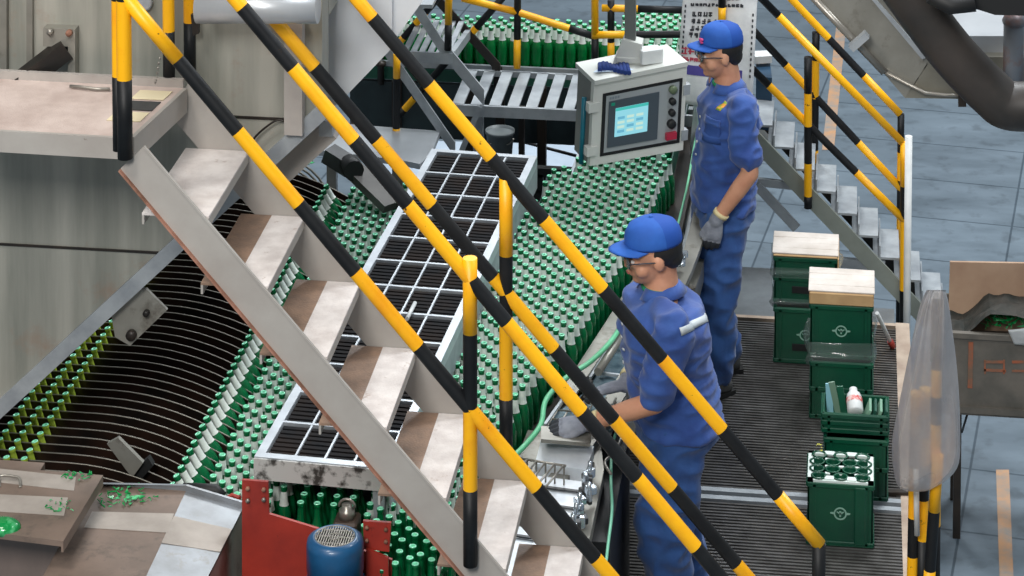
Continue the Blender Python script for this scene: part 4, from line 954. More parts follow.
m=MB(); cloth(m,[P(1008,330,y=fyb-.02),P(1030,328,y=fyb-.02),P(1030,346,y=fyb-.03),P(1014,344,y=fyb-.03)],8,6,.02,.003); solo('plastic_scrap',m,CLEAR,'torn clear plastic hanging over the rim of the waste bin','plastic film')
m=MB(); m.tube([P(968,412,z=FZ+.4),P(962,432,z=FZ+.2)],.006,0,6); m.box(P(950,462,z=FZ+.03),(.04,.04,.06)); solo('floor_peg',m,BLACK,'small black peg on the floor left of the bin legs','peg')
# ================================================================== RIGHT FOREGROUND RAILING + BAG
gy=9.9
rg_=root('guard_railing','yellow and black guard railing at the right edge of the platform','railing',P(925,700,y=gy))
def g_(name,a,b,brk,first,Y,r=.02,y2=None):
    A_=P(*a,y=Y);B_=P(*b,y=y2 or Y); return part(name,striped(A_,B_,[A_.lerp(B_,f) for f in brk],first,r=r,seg=14),[YEL,BLK],rg_)
g_('post',(916,392),(908,780),[.11,.19,.32,.42,.52,.64],0,gy,.021)
g_('post',(925,388),(921,640),[.10,.19,.30,.44,.6],0,gy,.021)
g_('post',(937,300),(934,640),[.2,.28,.36,.47,.56,.66],1,gy-.12,.021)
g_('brace',(938,455),(925,640),[.3,.62],0,gy-.15,.022)
m=MB(); m.tube([P(937,292,y=gy-.1),P(933,475,y=gy-.1)],.0115,0,12); m.tube([P(916,470,y=gy-.06),P(917,535,y=gy-.06)],.011,0,10); part('pipe_glint',m,WHITEP,rg_,'pipe reflection built as a white tube on the post')  # white reflection on the pipes, added as thin tubes
m=MB(); m.bar(P(877,494,z=.0),P(912,494,z=.0),.03,.03); part('foot_bar',m,DARK,rg_)
m=MB()
# draped translucent bag
pts_rows=[(290,928,946),(300,922,950),(330,914,953),(370,905,957),(410,897,961),(445,889,962),(470,893,961),(486,897,938),(492,905,928)]
vs=[];nn_=20
for (yy,xl,xr_) in pts_rows:
    for i in range(nn_):
        t=2*math.pi*i/nn_; u=.5+.5*math.cos(t); px=xl+(xr_-xl)*u; dep=math.sin(t)*min(.11,(xr_-xl)*.0021)+noise.noise(Vector((i*.9,yy*.008,0)))*.07
        vs.append(P(px+noise.noise(Vector((i*.9,yy*.015,5)))*5,yy,y=gy-.15+dep))
R_=len(pts_rows); fs=[[j*nn_+i,j*nn_+(i+1)%nn_,(j+1)*nn_+(i+1)%nn_,(j+1)*nn_+i] for j in range(R_-1) for i in range(nn_)]+[list(range(nn_)),[ (R_-1)*nn_+k for k in range(nn_)]]
m.add(vs,fs,0,True)
BAG=mat('translucent bag',(184,180,180),(166,162,164),rough=.45,trans=.3,scale=8,alpha=.66)
bo=solo('plastic_bag',m,BAG,'translucent grey plastic bag draped over the striped guard railing','bag'); ss=bo.modifiers.new('s','SUBSURF'); ss.levels=ss.render_levels=2
# ================================================================== LOWER LEFT TRAYS
TM=mat('dirty tan steel',(136,118,106),(112,98,88),rough=.5,metal=.1,scale=4,c3=(92,84,76),c3th=(.55,.7),c3scale=7,bump=.05)
TM2=mat('bluish tray steel',(140,146,152),(112,114,116),rough=.4,metal=.25,scale=5,c3=(110,104,96),c3th=(.58,.72),c3scale=8)
PALE=mat('pale dried band',(176,168,160),(156,148,140),rough=.7,scale=7)
z1=1.22
lt=root('left_tray','tan steel tray lid with two pale bands and glass crumbs at the lower left','tray',P(30,560,z=.7))
m=MB(); m.prism(ZP([(-60,462),(101,475),(61,541),(-60,526)],z1),(0,0,-.02)); part('lid',m,TM,lt)
m=MB(); m.prism(ZP([(-60,463),(76,477),(74,491),(-60,476)],z1+.0005),(0,0,.002)); m.prism(ZP([(-60,492),(68,498),(64,516),(-60,508)],z1+.0005),(0,0,.002)); part('band',m,PALE,lt,'pale dried bands')
m=MB(); m.tube(crom([P(0,487,z=z1),P(0,476,z=z1+.02),P(17,477,z=z1+.02),P(20,482,z=z1+.01),P(20,488,z=z1)],4),.005,0,8); part('handle',m,EDGE,lt)
m=MB(); a=[P(101,475,z=z1),P(61,541,z=z1)]; m.prism([a[0],a[1],a[1]-Vector((0,0,.04)),a[0]-Vector((0,0,.04))],(.008,0,0)); part('lip',m,TM,lt)
m=MB(); m.box((P(20,500,z=.8).x,9.0,.3),(.5,.2,1.8)); part('support',m,TM,lt)
z2=1.1
rt_=root('discharge_tray','wide steel tray with a folded bluish wing and dark side, lower left','tray',P(170,600,z=.6))
m=MB(); Q=ZP([(96,484),(186,491),(135,600),(30,600),(62,541)],z2); m.prism(Q,(0,0,-.015)); part('tray_floor',m,TM,rt_)
e1=P(186,491,z=z2); e2=P(135,600,z=z2); w1=P(243,508,z=z2-.04); w2=P(196,600,z=z2-.04)
m=MB(); m.prism([e1,w1,w2,e2],(0,0,-.012)); part('wing',m,TM2,rt_,'bluish folded wing')
m=MB(); m.prism(ZP([(92,512),(174,514),(168,533),(84,528)],z2+.0005),(0,0,.002)); part('band',m,PALE,rt_)
f=lambda t:(e1.lerp(e2,t),w1.lerp(w2,t)); a,b=f(.25);c,d=f(.5); m=MB(); m.prism([a+Vector((0,0,.001)),b+Vector((0,0,.001)),d+Vector((0,0,.001)),c+Vector((0,0,.001))],(0,0,.002)); part('band',m,PALE,rt_)
m=MB(); m.prism([w1,w2,w2-Vector((.0,0,.5)),w1-Vector((-.0,0,.5))],(-.012,0,0)); part('side_panel',m,STAIND,rt_)
m=MB(); m.prism([P(96,484,z=z2),e1,e1+Vector((0,0,.02)),P(96,484,z=z2+.02)],(0,.012,0)); m.prism([e1,w1,w1+Vector((0,0,.02)),e1+Vector((0,0,.02))],(0,.012,0)); part('back_lip',m,TM2,rt_)
shards('broken_glass',lambda:P(random.gauss(122,14),random.gauss(497,6),z=z2+.004),60,'scatter of green glass crumbs on the discharge tray',.014)
shards('broken_glass',lambda:P(rng.uniform(60,92),rng.uniform(473,481),z=z1+.004),16,'green glass crumbs on the far pale band of the left tray',.014)
shards('broken_glass',lambda:P(rng.uniform(46,72),rng.uniform(500,512),z=z1+.004),18,'green and white glass crumbs at the end of the near pale band',.012)
shards('broken_glass',lambda:P(rng.uniform(145,158),rng.uniform(497,502),z=z2+.004),5,'few glass crumbs right of the main scatter on the discharge tray',.01)
m=MB(); c=P(3,527,z=z1); m.ball(c,(.065,.05,.03),0,14,8); solo('green_bottle_base',m,SHARD,'green broken bottle bottom at the left border on the tray','broken bottle')
m=MB(); z3=1.3; q=[P(-60,530,y=8.75),P(60,546,y=8.75),P(88,549,y=8.75),P(94,556,y=8.75),P(96,640,y=8.75),P(-60,640,y=8.75)]
m.prism(q,(0,.02,0),0); solo('guard_plate',m,mat('brown guard plate',(134,118,110),(110,98,92),rough=.5,scale=4,stretch=(1,1,.3)),'brownish rounded guard plate in the bottom left corner','plate')
m=MB(); m.tube([P(183,489,z=1.0),P(216,490,z=1.0),P(222,497,z=.98)],.022,0,12); m.tube([P(226,499,z=1.0),P(232,495,z=1.0),P(240,498,z=1.0)],.008,1,8); solo('rubber_joint',m,[BLACK,RED],'black rubber joint behind the tray wing','joint')
# ================================================================== RED BRACKET + MOTOR
ry=8.98
rb=root('red_bracket','red oxide bolted steel bracket plate holding the blue motor','bracket',P(300,600,y=ry))
m=MB(); m.prism(YP([(242,480),(268,482),(269,514),(318,529),(345,545),(392,560),(392,650),(242,650)],ry),(0,.012,0)); o=part('back_plate',m,RED,rb)
for a,b in((248,488),(264,489),(248,500),(264,499)):
    m=MB(); m.lathe([(.008,0),(.008,.01),(0,.01)],P(a,b,y=ry),6,0,axis=(0,-1,0)); part('bolt',m,EDGE if b>495 else RUSTE,o)
m=MB(); m.prism(YP([(363,521),(391,523),(389,552),(364,549)],ry-.03),(0,.012,0)); part('side_plate',m,RED,rb)
m=MB(); m.prism(YP([(366,549),(388,558),(390,640),(366,640)],ry-.05),(0,.012,0)); part('lower_plate',m,RED,rb)
for a,b in((367,527),(386,529),(386,541),(367,540)):
    m=MB(); m.lathe([(.007,0),(.007,.01),(0,.01)],P(a,b,y=ry-.03),6,0,axis=(0,-1,0)); part('bolt',m,RUSTE,rb)
mo=root('electric_motor','blue electric motor standing upright with a round fan grille on top','motor',P(336,640,y=8.85))
c=P(335,536,y=8.85); R_=.098
m=MB(); m.lathe([(R_,-.4),(R_,-.12),(R_+.003,-.118),(R_+.003,-.03),(R_,-.012),(R_-.018,0),(R_-.03,0),(R_-.03,-.008),(0,-.008)],c,36,0); part('fan_cowl',m,BLUEM,mo)
m=MB()
for i in range(36):
    a=2*math.pi*i/36; m.box(c+Vector((math.cos(a)*(R_+.008),math.sin(a)*(R_+.008),-.3)),(.02,.004,.26),0,Matrix.Rotation(a,3,'Z'))
part('cooling_fins',m,BLUEM,mo)
m=MB(); rr_g=R_-.028
for i in range(-7,8):
    y=i*rr_g/8; w=math.sqrt(rr_g**2-y*y); m.box(c+Vector((y,0,-.003)),(.0028,2*w,.004))
    if i%5==0: m.box(c+Vector((0,y,-.003)),(2*w,.0025,.004))
for r_ in(rr_g,rr_g*.3): 
    m.tube([c+Vector((r_*math.cos(t),r_*math.sin(t),-.001)) for t in [k*math.pi/16 for k in range(33)]],.0025,0,6)
part('grille',m,EDGE,mo)
m=MB(); m.lathe([(0,-.007),(rr_g,-.007)],c,30,0); part('fan_recess',m,BLACK,mo)
m=MB(); m.box(c+Vector((0,-.0,-.27)),(.11,.22,.13),0,None,.01); part('terminal_box',m,mat('dark blue box',(14,60,100),rough=.4),mo)
# brown gearbox block behind motor
m=MB(); q=P(347,520,z=.95); m.box((q.x,q.y,.85),(.09,.1,.22),0,None,.008); m.lathe([(.03,0),(.03,.03),(.02,.035),(.02,.05),(0,.05)],(q.x,q.y,.96),14,1); m.tube([Vector((q.x+.03*math.cos(t),q.y,1.0+.03*math.sin(t))) for t in [k*math.pi/8 for k in range(9)]],.005,1,8); solo('gearbox',m,[mat('brown casing',(70,56,48),rough=.5),EDGE],'small brown gearbox with a lifting ring behind the blue motor','gearbox')
# ================================================================== OPERATOR SIDE MACHINE
om=root('inspection_unit','bright stainless inspection unit with wire rack beside the near worker','machine',P(570,560,z=0))
zt=.86
LBOX=mat('white translucent cover',(232,238,244),(206,214,222),rough=.25,scale=6)
def zp(pts,z,th,mi,m): m.prism(ZP(pts,z),(0,0,-th),mi)
m=MB(); zp([(512,470),(528,430),(600,438),(604,470),(585,560),(480,560)],.80,.05,0,m); part('base_plate',m,STAIND,om)
m=MB(); zp([(541,440),(594,446),(586,470),(535,463)],.86,.05,0,m); part('light_box',m,LBOX,om)
m=MB(); zp([(524,474),(586,482),(566,530),(506,520)],.84,.05,0,m); zp([(505,524),(562,534),(552,585),(490,575)],.84,.05,0,m); part('light_box',m,LBOX,om)
m=MB(); zp([(541,426),(592,430),(590,443),(541,439)],.93,.015,0,m); m.prism(YP([(541,427),(592,431),(591,443),(541,439)],P(565,434,z=.9).y),(0,.01,0)); part('cover_strip',m,STAIND,om); 
m=MB(); m.box(P(567,437,y=P(565,434,z=.9).y-.008),(.025,.004,.01)); part('name_plate',m,WHITEP,om)
m=MB()
for i in range(6):
    t=i/5; a=ZP([(518+46*t,458+7*t)],.92)[0]; b=ZP([(500+44*t,482+7*t)],.92)[0]; m.tube([a,b],.0045,0,6); m.tube([a,a-Vector((0,0,.08))],.004,0,6); m.tube([b,b-Vector((0,0,.08))],.004,0,6)
for q in(0,1): m.tube(ZP([(518-18*q,458+24*q),(566-20*q,466+23*q)],.92),.005,0,6)
part('wire_rack',m,EDGE,om)
m=MB(); 
for i in range(4): m.prism(ZP([(524-3*i,484+17*i),(584-6*i,492+17*i),(584-6*i,494+17*i),(524-3*i,486+17*i)],.845),(0,0,.006))
part('belt_joint',m,DGREY,om)
m=MB()
rg2=random.Random(11)
for i in range(22):
    t=i/21; q=P(590-14*t+rg2.uniform(-4,5),474+56*t,z=.85+rg2.uniform(0,.07)); m.box(q,(rg2.uniform(.015,.045),rg2.uniform(.015,.04),rg2.uniform(.02,.05)),i%2,Matrix.Rotation(rg2.uniform(0,2),3,'Z'),.003)
    if i%4==0: m.lathe([(.009,0),(.009,.05),(0,.052)],q,10,0)
part('valve_row',m,[SHINY,DGREY],om)
m=MB(); m.tube(crom(ZP([(616,432),(612,450),(611,480),(612,510),(608,545),(603,590)],.8),5),.006,0,8); part('air_hose',m,mat('mint hose',(120,190,160),rough=.35),om,'mint green air hose')
m=MB(); m.tube(crom(ZP([(622,436),(615,452),(605,462),(611,474)],.84),5),.006,0,8); part('air_hose',m,EDGE,om)
m=MB(); m.box((P(600,500,z=.6).x,P(600,500,z=.6).y-.1,.3),(.18,.9,.85)); part('cabinet',m,BLACK,om)
m=MB(); m.box((P(545,500,z=.7).x,P(545,500,z=.7).y,.33),(.35,.7,.8)); part('lower_body',m,TEAL,om)
# side tables between mass and workers
sd_=root('side_worktable','narrow steel worktable of glossy panes along the conveyor rim beside the workers','table',P(630,380,z=0))
m=MB(); zp([(655,286),(676,292),(655,350),(640,372),(610,430),(540,425),(585,392)],.80,.03,0,m); part('top',m,mat('reflective pane',(70,92,104),(130,150,160),rough=.18,metal=.4,scale=8),sd_)
m=MB(); 
for a,b in(((600,373),(622,376)),((588,418),(632,421)),((616,345),(652,347)),((566,395),(545,425)),((640,300),(590,378))): m.bar(P(*a,z=.815),P(*b,z=.815),.012,.012)
part('frame_bars',m,GALV,sd_)
m=MB(); m.tube(ZP([(630,322),(598,372)],.86),.018,0,12); q=P(592,386,z=.86); m.tube([q,P(583,400,z=.84)],.014,1,10); m.lathe([(.016,-.01),(.016,.01),(0,.01)],P(589,383,z=.87),12,1); part('roller',m,[STAIND,DARK],sd_)
m=MB(); zp([(640,268),(655,272),(618,330),(603,326)],.83,.01,0,m); zp([(618,330),(603,326),(560,392),(573,398)],.83,.01,0,m); part('edge_trim',m,TAN if False else STAIND,sd_)
legs([((P(*a,z=.77).x,P(*a,z=.77).y,(.77+FZ)/2),(.04,.04,.77-FZ)) for a in((652,310),(610,425),(560,430))],DARK,sd_)
m=MB(); 
for i in range(7): m.tube([P(546+11*i,428,z=.84),P(566+10*i,398,z=.84)],.004,0,6)
for i in range(4): m.tube([P(546+6*i,428-9*i,z=.845),P(612+5*i,434-9*i,z=.845)],.004,0,6)
part('wire_grid',m,EDGE,sd_)
# sensor clamp between the workers
cl=root('sensor_clamp','small chrome clamp and rod on the conveyor rim at the far worker hip','clamp',P(680,270,z=.6))
m=MB(); q=P(678,262,z=.88); m.box(q,(.07,.04,.035),0,None,.006); m.box(q+Vector((.03,.02,.03)),(.03,.03,.03),0,None,.005); m.tube([q+Vector((.03,.0,.04)),q+Vector((-.06,-.1,-.02))],.007,0,8); m.lathe([(.012,0),(.012,.03),(0,.03)],q+Vector((.02,-.02,0)),12,0,axis=(0,-1,.3)); part('clamp_head',m,SHINY,cl)
m=MB(); q2=P(687,290,z=.7); m.bar(P(679,279,z=.74),P(690,292,z=.74),.05,.03,0); m.bar(Vector((q2.x,q2.y,.7)),Vector((q2.x,q2.y,-.0)),.05,.05,0); part('bracket_post',m,STAIND,cl)
m=MB(); m.box((P(672,330,z=.4).x-.05,P(672,330,z=.4).y,.25),(.05,.5,.8)); part('side_board',m,BLACK,cl)
# ================================================================== PEOPLE
def remesh(mb,voxel,name,mats,smooth=2,off=Vector((0,0,0)),fold=None):
    me=mb.mesh('tmp',[mats[0]] if isinstance(mats,list) else mats); o=bpy.data.objects.new('tmp',me); COL.objects.link(o)
    md=o.modifiers.new('r','REMESH'); md.mode='VOXEL'; md.voxel_size=voxel; md.use_smooth_shade=True
    if smooth: ms=o.modifiers.new('s','SMOOTH'); ms.factor=.6; ms.iterations=smooth
    dg=bpy.context.evaluated_depsgraph_get(); m2=bpy.data.meshes.new_from_object(o.evaluated_get(dg)); m2.name=name
    bpy.data.objects.remove(o); bpy.data.meshes.remove(me)
    n=len(m2.vertices); co=np.empty(n*3); m2.vertices.foreach_get('co',co); co=co.reshape(-1,3)
    if fold:
        no=np.empty(n*3); m2.vertices.foreach_get('normal',no); no=no.reshape(-1,3)
        for i in range(n):
            p=Vector(co[i]); co[i]+=no[i]*fold(p)
    co-=np.array(off); m2.vertices.foreach_set('co',co.ravel()); m2.polygons.foreach_set('use_smooth',[True]*len(m2.polygons)); m2.update()
    return m2
def limb(mb,pts,rs,n=5,seg=16,flat=None):
    c=crom(pts,n); k=len(c); R_=[]
    for i in range(k):
        t=i/(k-1)*(len(rs)-1); a=int(min(t,len(rs)-2)); R_.append(rs[a]+(rs[a+1]-rs[a])*(t-a))
    mb.tube(c,R_,0,seg); mb.ball(c[0],R_[0]*.98,0,12,8); mb.ball(c[-1],R_[-1]*.98,0,12,8)
def pmesh(name,me,mats,parent,label=None):
    me.materials.clear()
    for m_ in(mats if isinstance(mats,list) else [mats]): me.materials.append(m_)
    o=bpy.data.objects.new(name,me); COL.objects.link(o); o.parent=parent
    if label:o['label']=label
    return o
def person(base,face_deg,J_,label,shirt_folds=1.,band=False,logo=True,glove_cuff=True,s=1.):
    """J_: joints in local (forward, left, up) metres"""
    R=Matrix.Rotation(math.radians(face_deg),3,'Z')       # local x = forward
    rt0=root('person',label,'person',base)
    bw=J_.get('bw',1.)
    for k_ in('shL','shR','elL','elR','hjL','hjR','knL','knR'): J_[k_]=(J_[k_][0],J_[k_][1]*bw,J_[k_][2])
    def W(p): return R@(Vector(p)*s)
    g={k:W(v) for k,v in J_.items() if isinstance(v,tuple)}
    f=R@Vector((1,0,0)); l=R@Vector((0,1,0)); u=Vector((0,0,1)); off=Vector((0,0,0))
    # head frame
    hf=(R@Vector(J_['hdir'])).normalized(); hl=u.cross(hf).normalized(); hu=hf.cross(hl)
    H=g['head']; M=Matrix((hf,hl,hu)).transposed()
    def hp(x,y,z): return H+M@Vector((x,y,z))
    # ---- body (skin) one continuous mesh
    b=MB()
    b.ball(hp(-.005,0,.03),(.098,.077,.100),0,24,16,M); b.ball(hp(.022,0,-.035),(.068,.058,.085),0,20,14,M)
    b.ball(hp(.055,0,-.088),(.028,.027,.022),0,12,8,M)
    b.loft([(hp(.090,0,.022),hu*.006,hl*.007),(hp(.101,0,.0),hu*.012,hl*.010),(hp(.108,0,-.020),hu*.012,hl*.013),(hp(.088,0,-.030),hu*.008,hl*.013)],0,12)
    for sy in(-1,1):
        b.ball(hp(.072,sy*.034,-.012),(.02,.02,.016),0,10,8,M); b.ball(hp(-.002,sy*.079,-.008),(.020,.011,.030),0,12,8,M); b.ball(hp(.05,sy*.04,-.04),(.03,.024,.03),0,10,8,M)
    b.ball(hp(.083,0,.022),(.016,.045,.010),0,12,8,M)
    b.ball(hp(.087,0,-.050),(.012,.022,.006),0,12,8,M); b.ball(hp(.084,0,-.062),(.012,.020,.007),0,12,8,M)
    limb(b,[hp(-.02,0,-.045),g['neck']+u*.035,g['neck']-u*.03],[.058,.056,.066])
    b.loft([(g['hip'],f*.09,l*.13),(g['waist'],f*.085,l*.12),(g['chest'],f*.10,l*.155),(g['neck']-u*.05,f*.06,l*.10)],0,20)
    def arm(side,mb,extra=0.,cut=None):
        S,E,Wr=g['sh'+side],g['el'+side],g['wr'+side]
        if cut=='sleeve': 
            e=S.lerp(E,J_.get('slv'+side,.72)); limb(mb,[S,S.lerp(e,.5),e],[.068,.068,.074]); return
        limb(mb,[S,S.lerp(E,.5),E],[.052+extra,.047+extra,.040+extra]); limb(mb,[E,E.lerp(Wr,.35),Wr],[.041+extra,.040+extra,.027+extra])
    for sd in('L','R'): arm(sd,b)
    def hand(mb,side,t=0.):
        Wr=g['wr'+side]; d=(R@Vector(J_['hd'+side])).normalized(); nrm=(R@Vector(J_['hn'+side])).normalized(); sdv=d.cross(nrm).normalized(); nrm=sdv.cross(d)
        th=1 if J_.get('thumb'+side,1)>0 else -1
        mb.loft([(Wr-d*.01,sdv*(.026+t),nrm*(.020+t)),(Wr+d*.03,sdv*(.036+t),nrm*(.018+t)),(Wr+d*.07,sdv*(.042+t),nrm*(.016+t)),(Wr+d*.092,sdv*(.040+t),nrm*(.012+t))],0,16,power=2.4)
        for i,(o_,ln) in enumerate([(-.031,.066),(-.0105,.076),(.0105,.072),(.031,.056)]):
            o_*=th; base_=Wr+d*.084+sdv*o_; curl=J_.get('curl'+side,.45); c=[base_]; dd=d.copy(); 
            for j in range(3):
                dd=(Matrix.Rotation(-curl*(.5+.3*j),3,sdv)@dd) ; c.append(c[-1]+(dd+sdv*o_*1.2).normalized()*ln*(.42,.32,.26)[j])
            limb(mb,c,[.0098+t,.0092+t,.0085+t,.0075+t],3,10)
        b0=Wr+d*.028-sdv*th*.028; tdir=(d*.92-sdv*th*.36-nrm*.2).normalized(); limb(mb,[b0,b0+tdir*.035,b0+tdir*.06+d*.006],[.0135+t,.0115+t,.0095+t],3,10)
    for sd in('L','R'): hand(b,sd,-.0015)
    for sd in('L','R'):
        limb(b,[g['hj'+sd],g['hj'+sd].lerp(g['kn'+sd],.5),g['kn'+sd]],[.082,.068,.052]); limb(b,[g['kn'+sd],g['kn'+sd].lerp(g['an'+sd],.35),g['an'+sd]],[.052,.052,.036])
    body=pmesh('body',remesh(b,.0062,'body',SKIN,1),SKIN,rt0)
    # ---- shirt
    m=MB(); ch=g['chest']; nk=g['neck']; hp_=g['hip']; wa=g['waist']
    yw=J_.get('twist',0); l2=Matrix.Rotation(math.radians(yw),3,'Z')@l; f2=Matrix.Rotation(math.radians(yw),3,'Z')@f
    dn=(hp_-wa).normalized()
    hem=hp_+dn*.05
    m.loft([(hem,f*.132*bw,l*.178*bw),(hp_,f*.130*bw,l*.172*bw),(wa,f*.124*bw,l*.160*bw),(wa.lerp(ch,.5),f2*.128*bw,l2*.168*bw),(ch,f2*.128*bw,l2*.180*bw),(ch.lerp(nk,.45),f2*.110*bw,l2*.175*bw),(ch.lerp(nk,.70),f2*.082,l2*.115),(nk-(nk-ch).normalized()*.022,f2*.066,l2*.076)],0,28,power=2.3)
    for sd in('L','R'):
        arm(sd,m,0,'sleeve'); limb(m,[g['neck'].lerp(ch,.42),g['sh'+sd]+u*.002],[.052,.064],4)
    def fold(p):
        a=noise.noise(Vector((p.x*9,p.y*9,p.z*5)))*.022+(abs(noise.noise(Vector((p.x*7+p.z*9,p.y*7,p.z*14-p.x*6))))-.2)*-.03
        return a*shirt_folds
    me=remesh(m,.0085,'shirt',BLUEF,4,fold=fold); shirt=pmesh('shirt',me,BLUEF,rt0)
    # collar
    m=MB(); nkd=(nk-ch).normalized(); nk=nk-nkd*.026
    for k_,(rr_,hh) in enumerate([(.068,0)]):
        pts=[]; 
        for i in range(17):
            a=math.radians(-150+300*i/16)+math.pi; pts.append(nk+f2*(math.cos(a)*.070+.004)+l2*math.sin(a)*.076+nkd*(.012 if abs(i-8)<5 else .0)-f2*0)
        vs=[];
        for i,p_ in enumerate(pts):
            o_=(p_-nk); o_-=nkd*o_.dot(nkd); o_=o_.normalized(); vs+=[p_-nkd*.020+o_*.024,p_+nkd*.018-o_*.004]
        fs=[[2*i,2*i+2,2*i+3,2*i+1] for i in range(16)]; m.add(vs,fs,0,True)
    me=m.mesh('collar',BLUEF); co=bpy.data.objects.new('collar',me); COL.objects.link(co); co.parent=shirt; so=co.modifiers.new('t','SOLIDIFY'); so.thickness=.007
    m=MB(); m.tube([nk+f2*(math.cos(a)*.060+.004)+l2*math.sin(a)*.064+nkd*(.006) for a in [k*2*math.pi/24 for k in range(25)]],.009,0,8); part_('undershirt_collar',m,GRSHIRT,shirt)
    bvh=None
    from mathutils.bvhtree import BVHTree
    bvh=BVHTree.FromPolygons([v.co for v in shirt.data.vertices],[p.vertices for p in shirt.data.polygons])
    def snap(p,d): 
        h=bvh.ray_cast(p+d*.5,-d); return (h[0] or p),(h[1] or d)
    def patch(name,center,d,w,h,mt,lab=None,up_=None,nx=5,ny=5,lift=.003,par=None):
        up_=up_ or u; sx=up_.cross(d).normalized(); vs=[]
        for j in range(ny+1):
            for i in range(nx+1):
                p=center+sx*(i/nx-.5)*w+up_*(j/ny-.5)*h; q,nq=snap(p,d); vs.append(q+nq*lift)
        fs=[[j*(nx+1)+i,j*(nx+1)+i+1,(j+1)*(nx+1)+i+1,(j+1)*(nx+1)+i] for j in range(ny) for i in range(nx)]
        m=MB(); m.add(vs,fs,0,True); o=part_(name,m,mt,par or shirt,lab); sd_=o.modifiers.new('t','SOLIDIFY'); sd_.thickness=.004; sd_.offset=-1; return o
    side=l2 if True else l
    if logo:
        dd=(f2*.85+l2*.5).normalized()
        patch('pocket',ch+l2*.075-u*.02,dd,.10,.105,mat('pocket blue',(44,76,142),rough=.85,scale=9),None)
        patch('pocket_flap',ch+l2*.075+u*.032,dd,.106,.03,BLUEF,None,lift=.007)
        patch('badge',ch+l2*.10+u*.10,dd,.030,.028,mat('badge green',(120,170,60),(230,150,60),rough=.6,scale=50,contrast=(.45,.55)),'small green and orange badge',nx=3,ny=3)
    for i in range(4): 
        patch('button',ch.lerp(wa,i*.3)+f2*.05,f2,.010,.010,WHITEP,None,nx=1,ny=1,lift=.004)
    if band:
        # reflective band across the upper back
        c0=J_['bandc']; cc=W(c0); dd=(R@Vector(J_['bandn'])).normalized(); bu=(R@Vector(J_['bandu'])).normalized()
        patch('reflective_band',cc,dd,J_.get('bandw',.22),.028,REFL,'pale reflective band',up_=bu,nx=16,ny=2,lift=.004)
    # ---- trousers
    m=MB(); m.loft([(hp_+u*.04,f*.115*bw,l*.155*bw),(hp_-u*.04,f*.118*bw,l*.165*bw),(hp_-u*.11,f*.112*bw,l*.165*bw)],0,24,power=2.3)
    for sd in('L','R'):
        hj,kn,an=g['hj'+sd],g['kn'+sd],g['an'+sd]; limb(m,[hj,hj.lerp(kn,.5),kn,kn.lerp(an,.5),an+u*.02],[.110,.106,.096,.090,.080],5,20)
    def fold2(p):
        return noise.noise(Vector((p.x*9,p.y*9,p.z*5)))*.02+(abs(noise.noise(Vector((p.x*9+p.z*7,p.y*9,p.z*9-p.x*5+3))))-.2)*-.035
    pmesh('trousers',remesh(m,.009,'trousers',BLUEF2,3,fold=fold2),BLUEF2,rt0)
    # ---- shoes
    for sd in('L','R'):
        an=g['an'+sd]; fd=(R@Vector(J_.get('ft'+sd,(1,0,0)))).normalized(); lt_=u.cross(fd)
        gr=Vector((an.x,an.y,0)); m=MB()
        m.loft([(gr+fd*-.075+u*.045,lt_*.03,u*.035),(gr+fd*-.05+u*.05,lt_*.042,u*.046),(gr+fd*.03+u*.055,lt_*.044,u*.05),(gr+fd*.10+u*.042,lt_*.050,u*.038),(gr+fd*.165+u*.034,lt_*.044,u*.028),(gr+fd*.195+u*.028,lt_*.026,u*.018)],0,16)
        limb(m,[an+u*.07,an,gr+u*.06],[.052,.050,.046]); o=pmesh('shoe',remesh(m,.007,'shoe',BOOT,2),BOOT,rt0)
        m=MB(); m.prism([gr+fd*a_+lt_*b_+u*.0 for a_,b_ in((-.09,-.03),(-.09,.03),(0,.048),(.1,.054),(.18,.04),(.205,0),(.18,-.04),(.1,-.054),(0,-.048))],(0,0,.022)); part_('sole',m,SOLE,o)
    # ---- gloves
    for sd in('L','R'):
        m=MB(); hand(m,sd,.003); Wr=g['wr'+sd]; E=g['el'+sd]; d=(E-Wr).normalized(); limb(m,[Wr-d*.005,Wr+d*.03],[.033,.034]); go=pmesh('glove',remesh(m,.0042,'glove',GLOVE,1),GLOVE,rt0)
        m=MB(); m.tube([Wr+d*.028,Wr+d*.048],.0375,0,16); part_('cuff',m,CREAMC,go,'cream knitted cuff')
        hdv=(R@Vector(J_['hd'+sd])).normalized()
        go.data.materials.append(GLOVED)
        for pl_ in go.data.polygons:
            if (pl_.center-Wr).dot(hdv)>.105: pl_.material_index=1
    # ---- cap
    m=MB(); M2=M; n_=24; prof=[(.98,.014),(1.0,.025),(.99,.045),(.94,.070),(.80,.096),(.52,.112),(.2,.120),(.0,.121)]
    vs=[];fs=[];ms=[]
    for (r_,z_) in prof:
        for k in range(n_):
            a=2*math.pi*k/n_; vs.append(hp(-.008+math.cos(a)*.104*r_,math.sin(a)*.085*r_,.035+z_-.012*math.cos(a)*0))
    for i in range(len(prof)-1):
        for k in range(n_): k2=(k+1)%n_; fs.append([i*n_+k,i*n_+k2,(i+1)*n_+k2,(i+1)*n_+k]); a=2*math.pi*(k+.5)/n_; ms.append(1 if math.cos(a)<-.15 else 0)
    m.add(vs,fs,0,True); m.m=ms; me=m.mesh('cap',[CAPB,CAPD]); cap=bpy.data.objects.new('cap',me); COL.objects.link(cap); cap.parent=rt0; so=cap.modifiers.new('t','SOLIDIFY'); so.thickness=.003
    m=MB(); vs=[];fs=[]
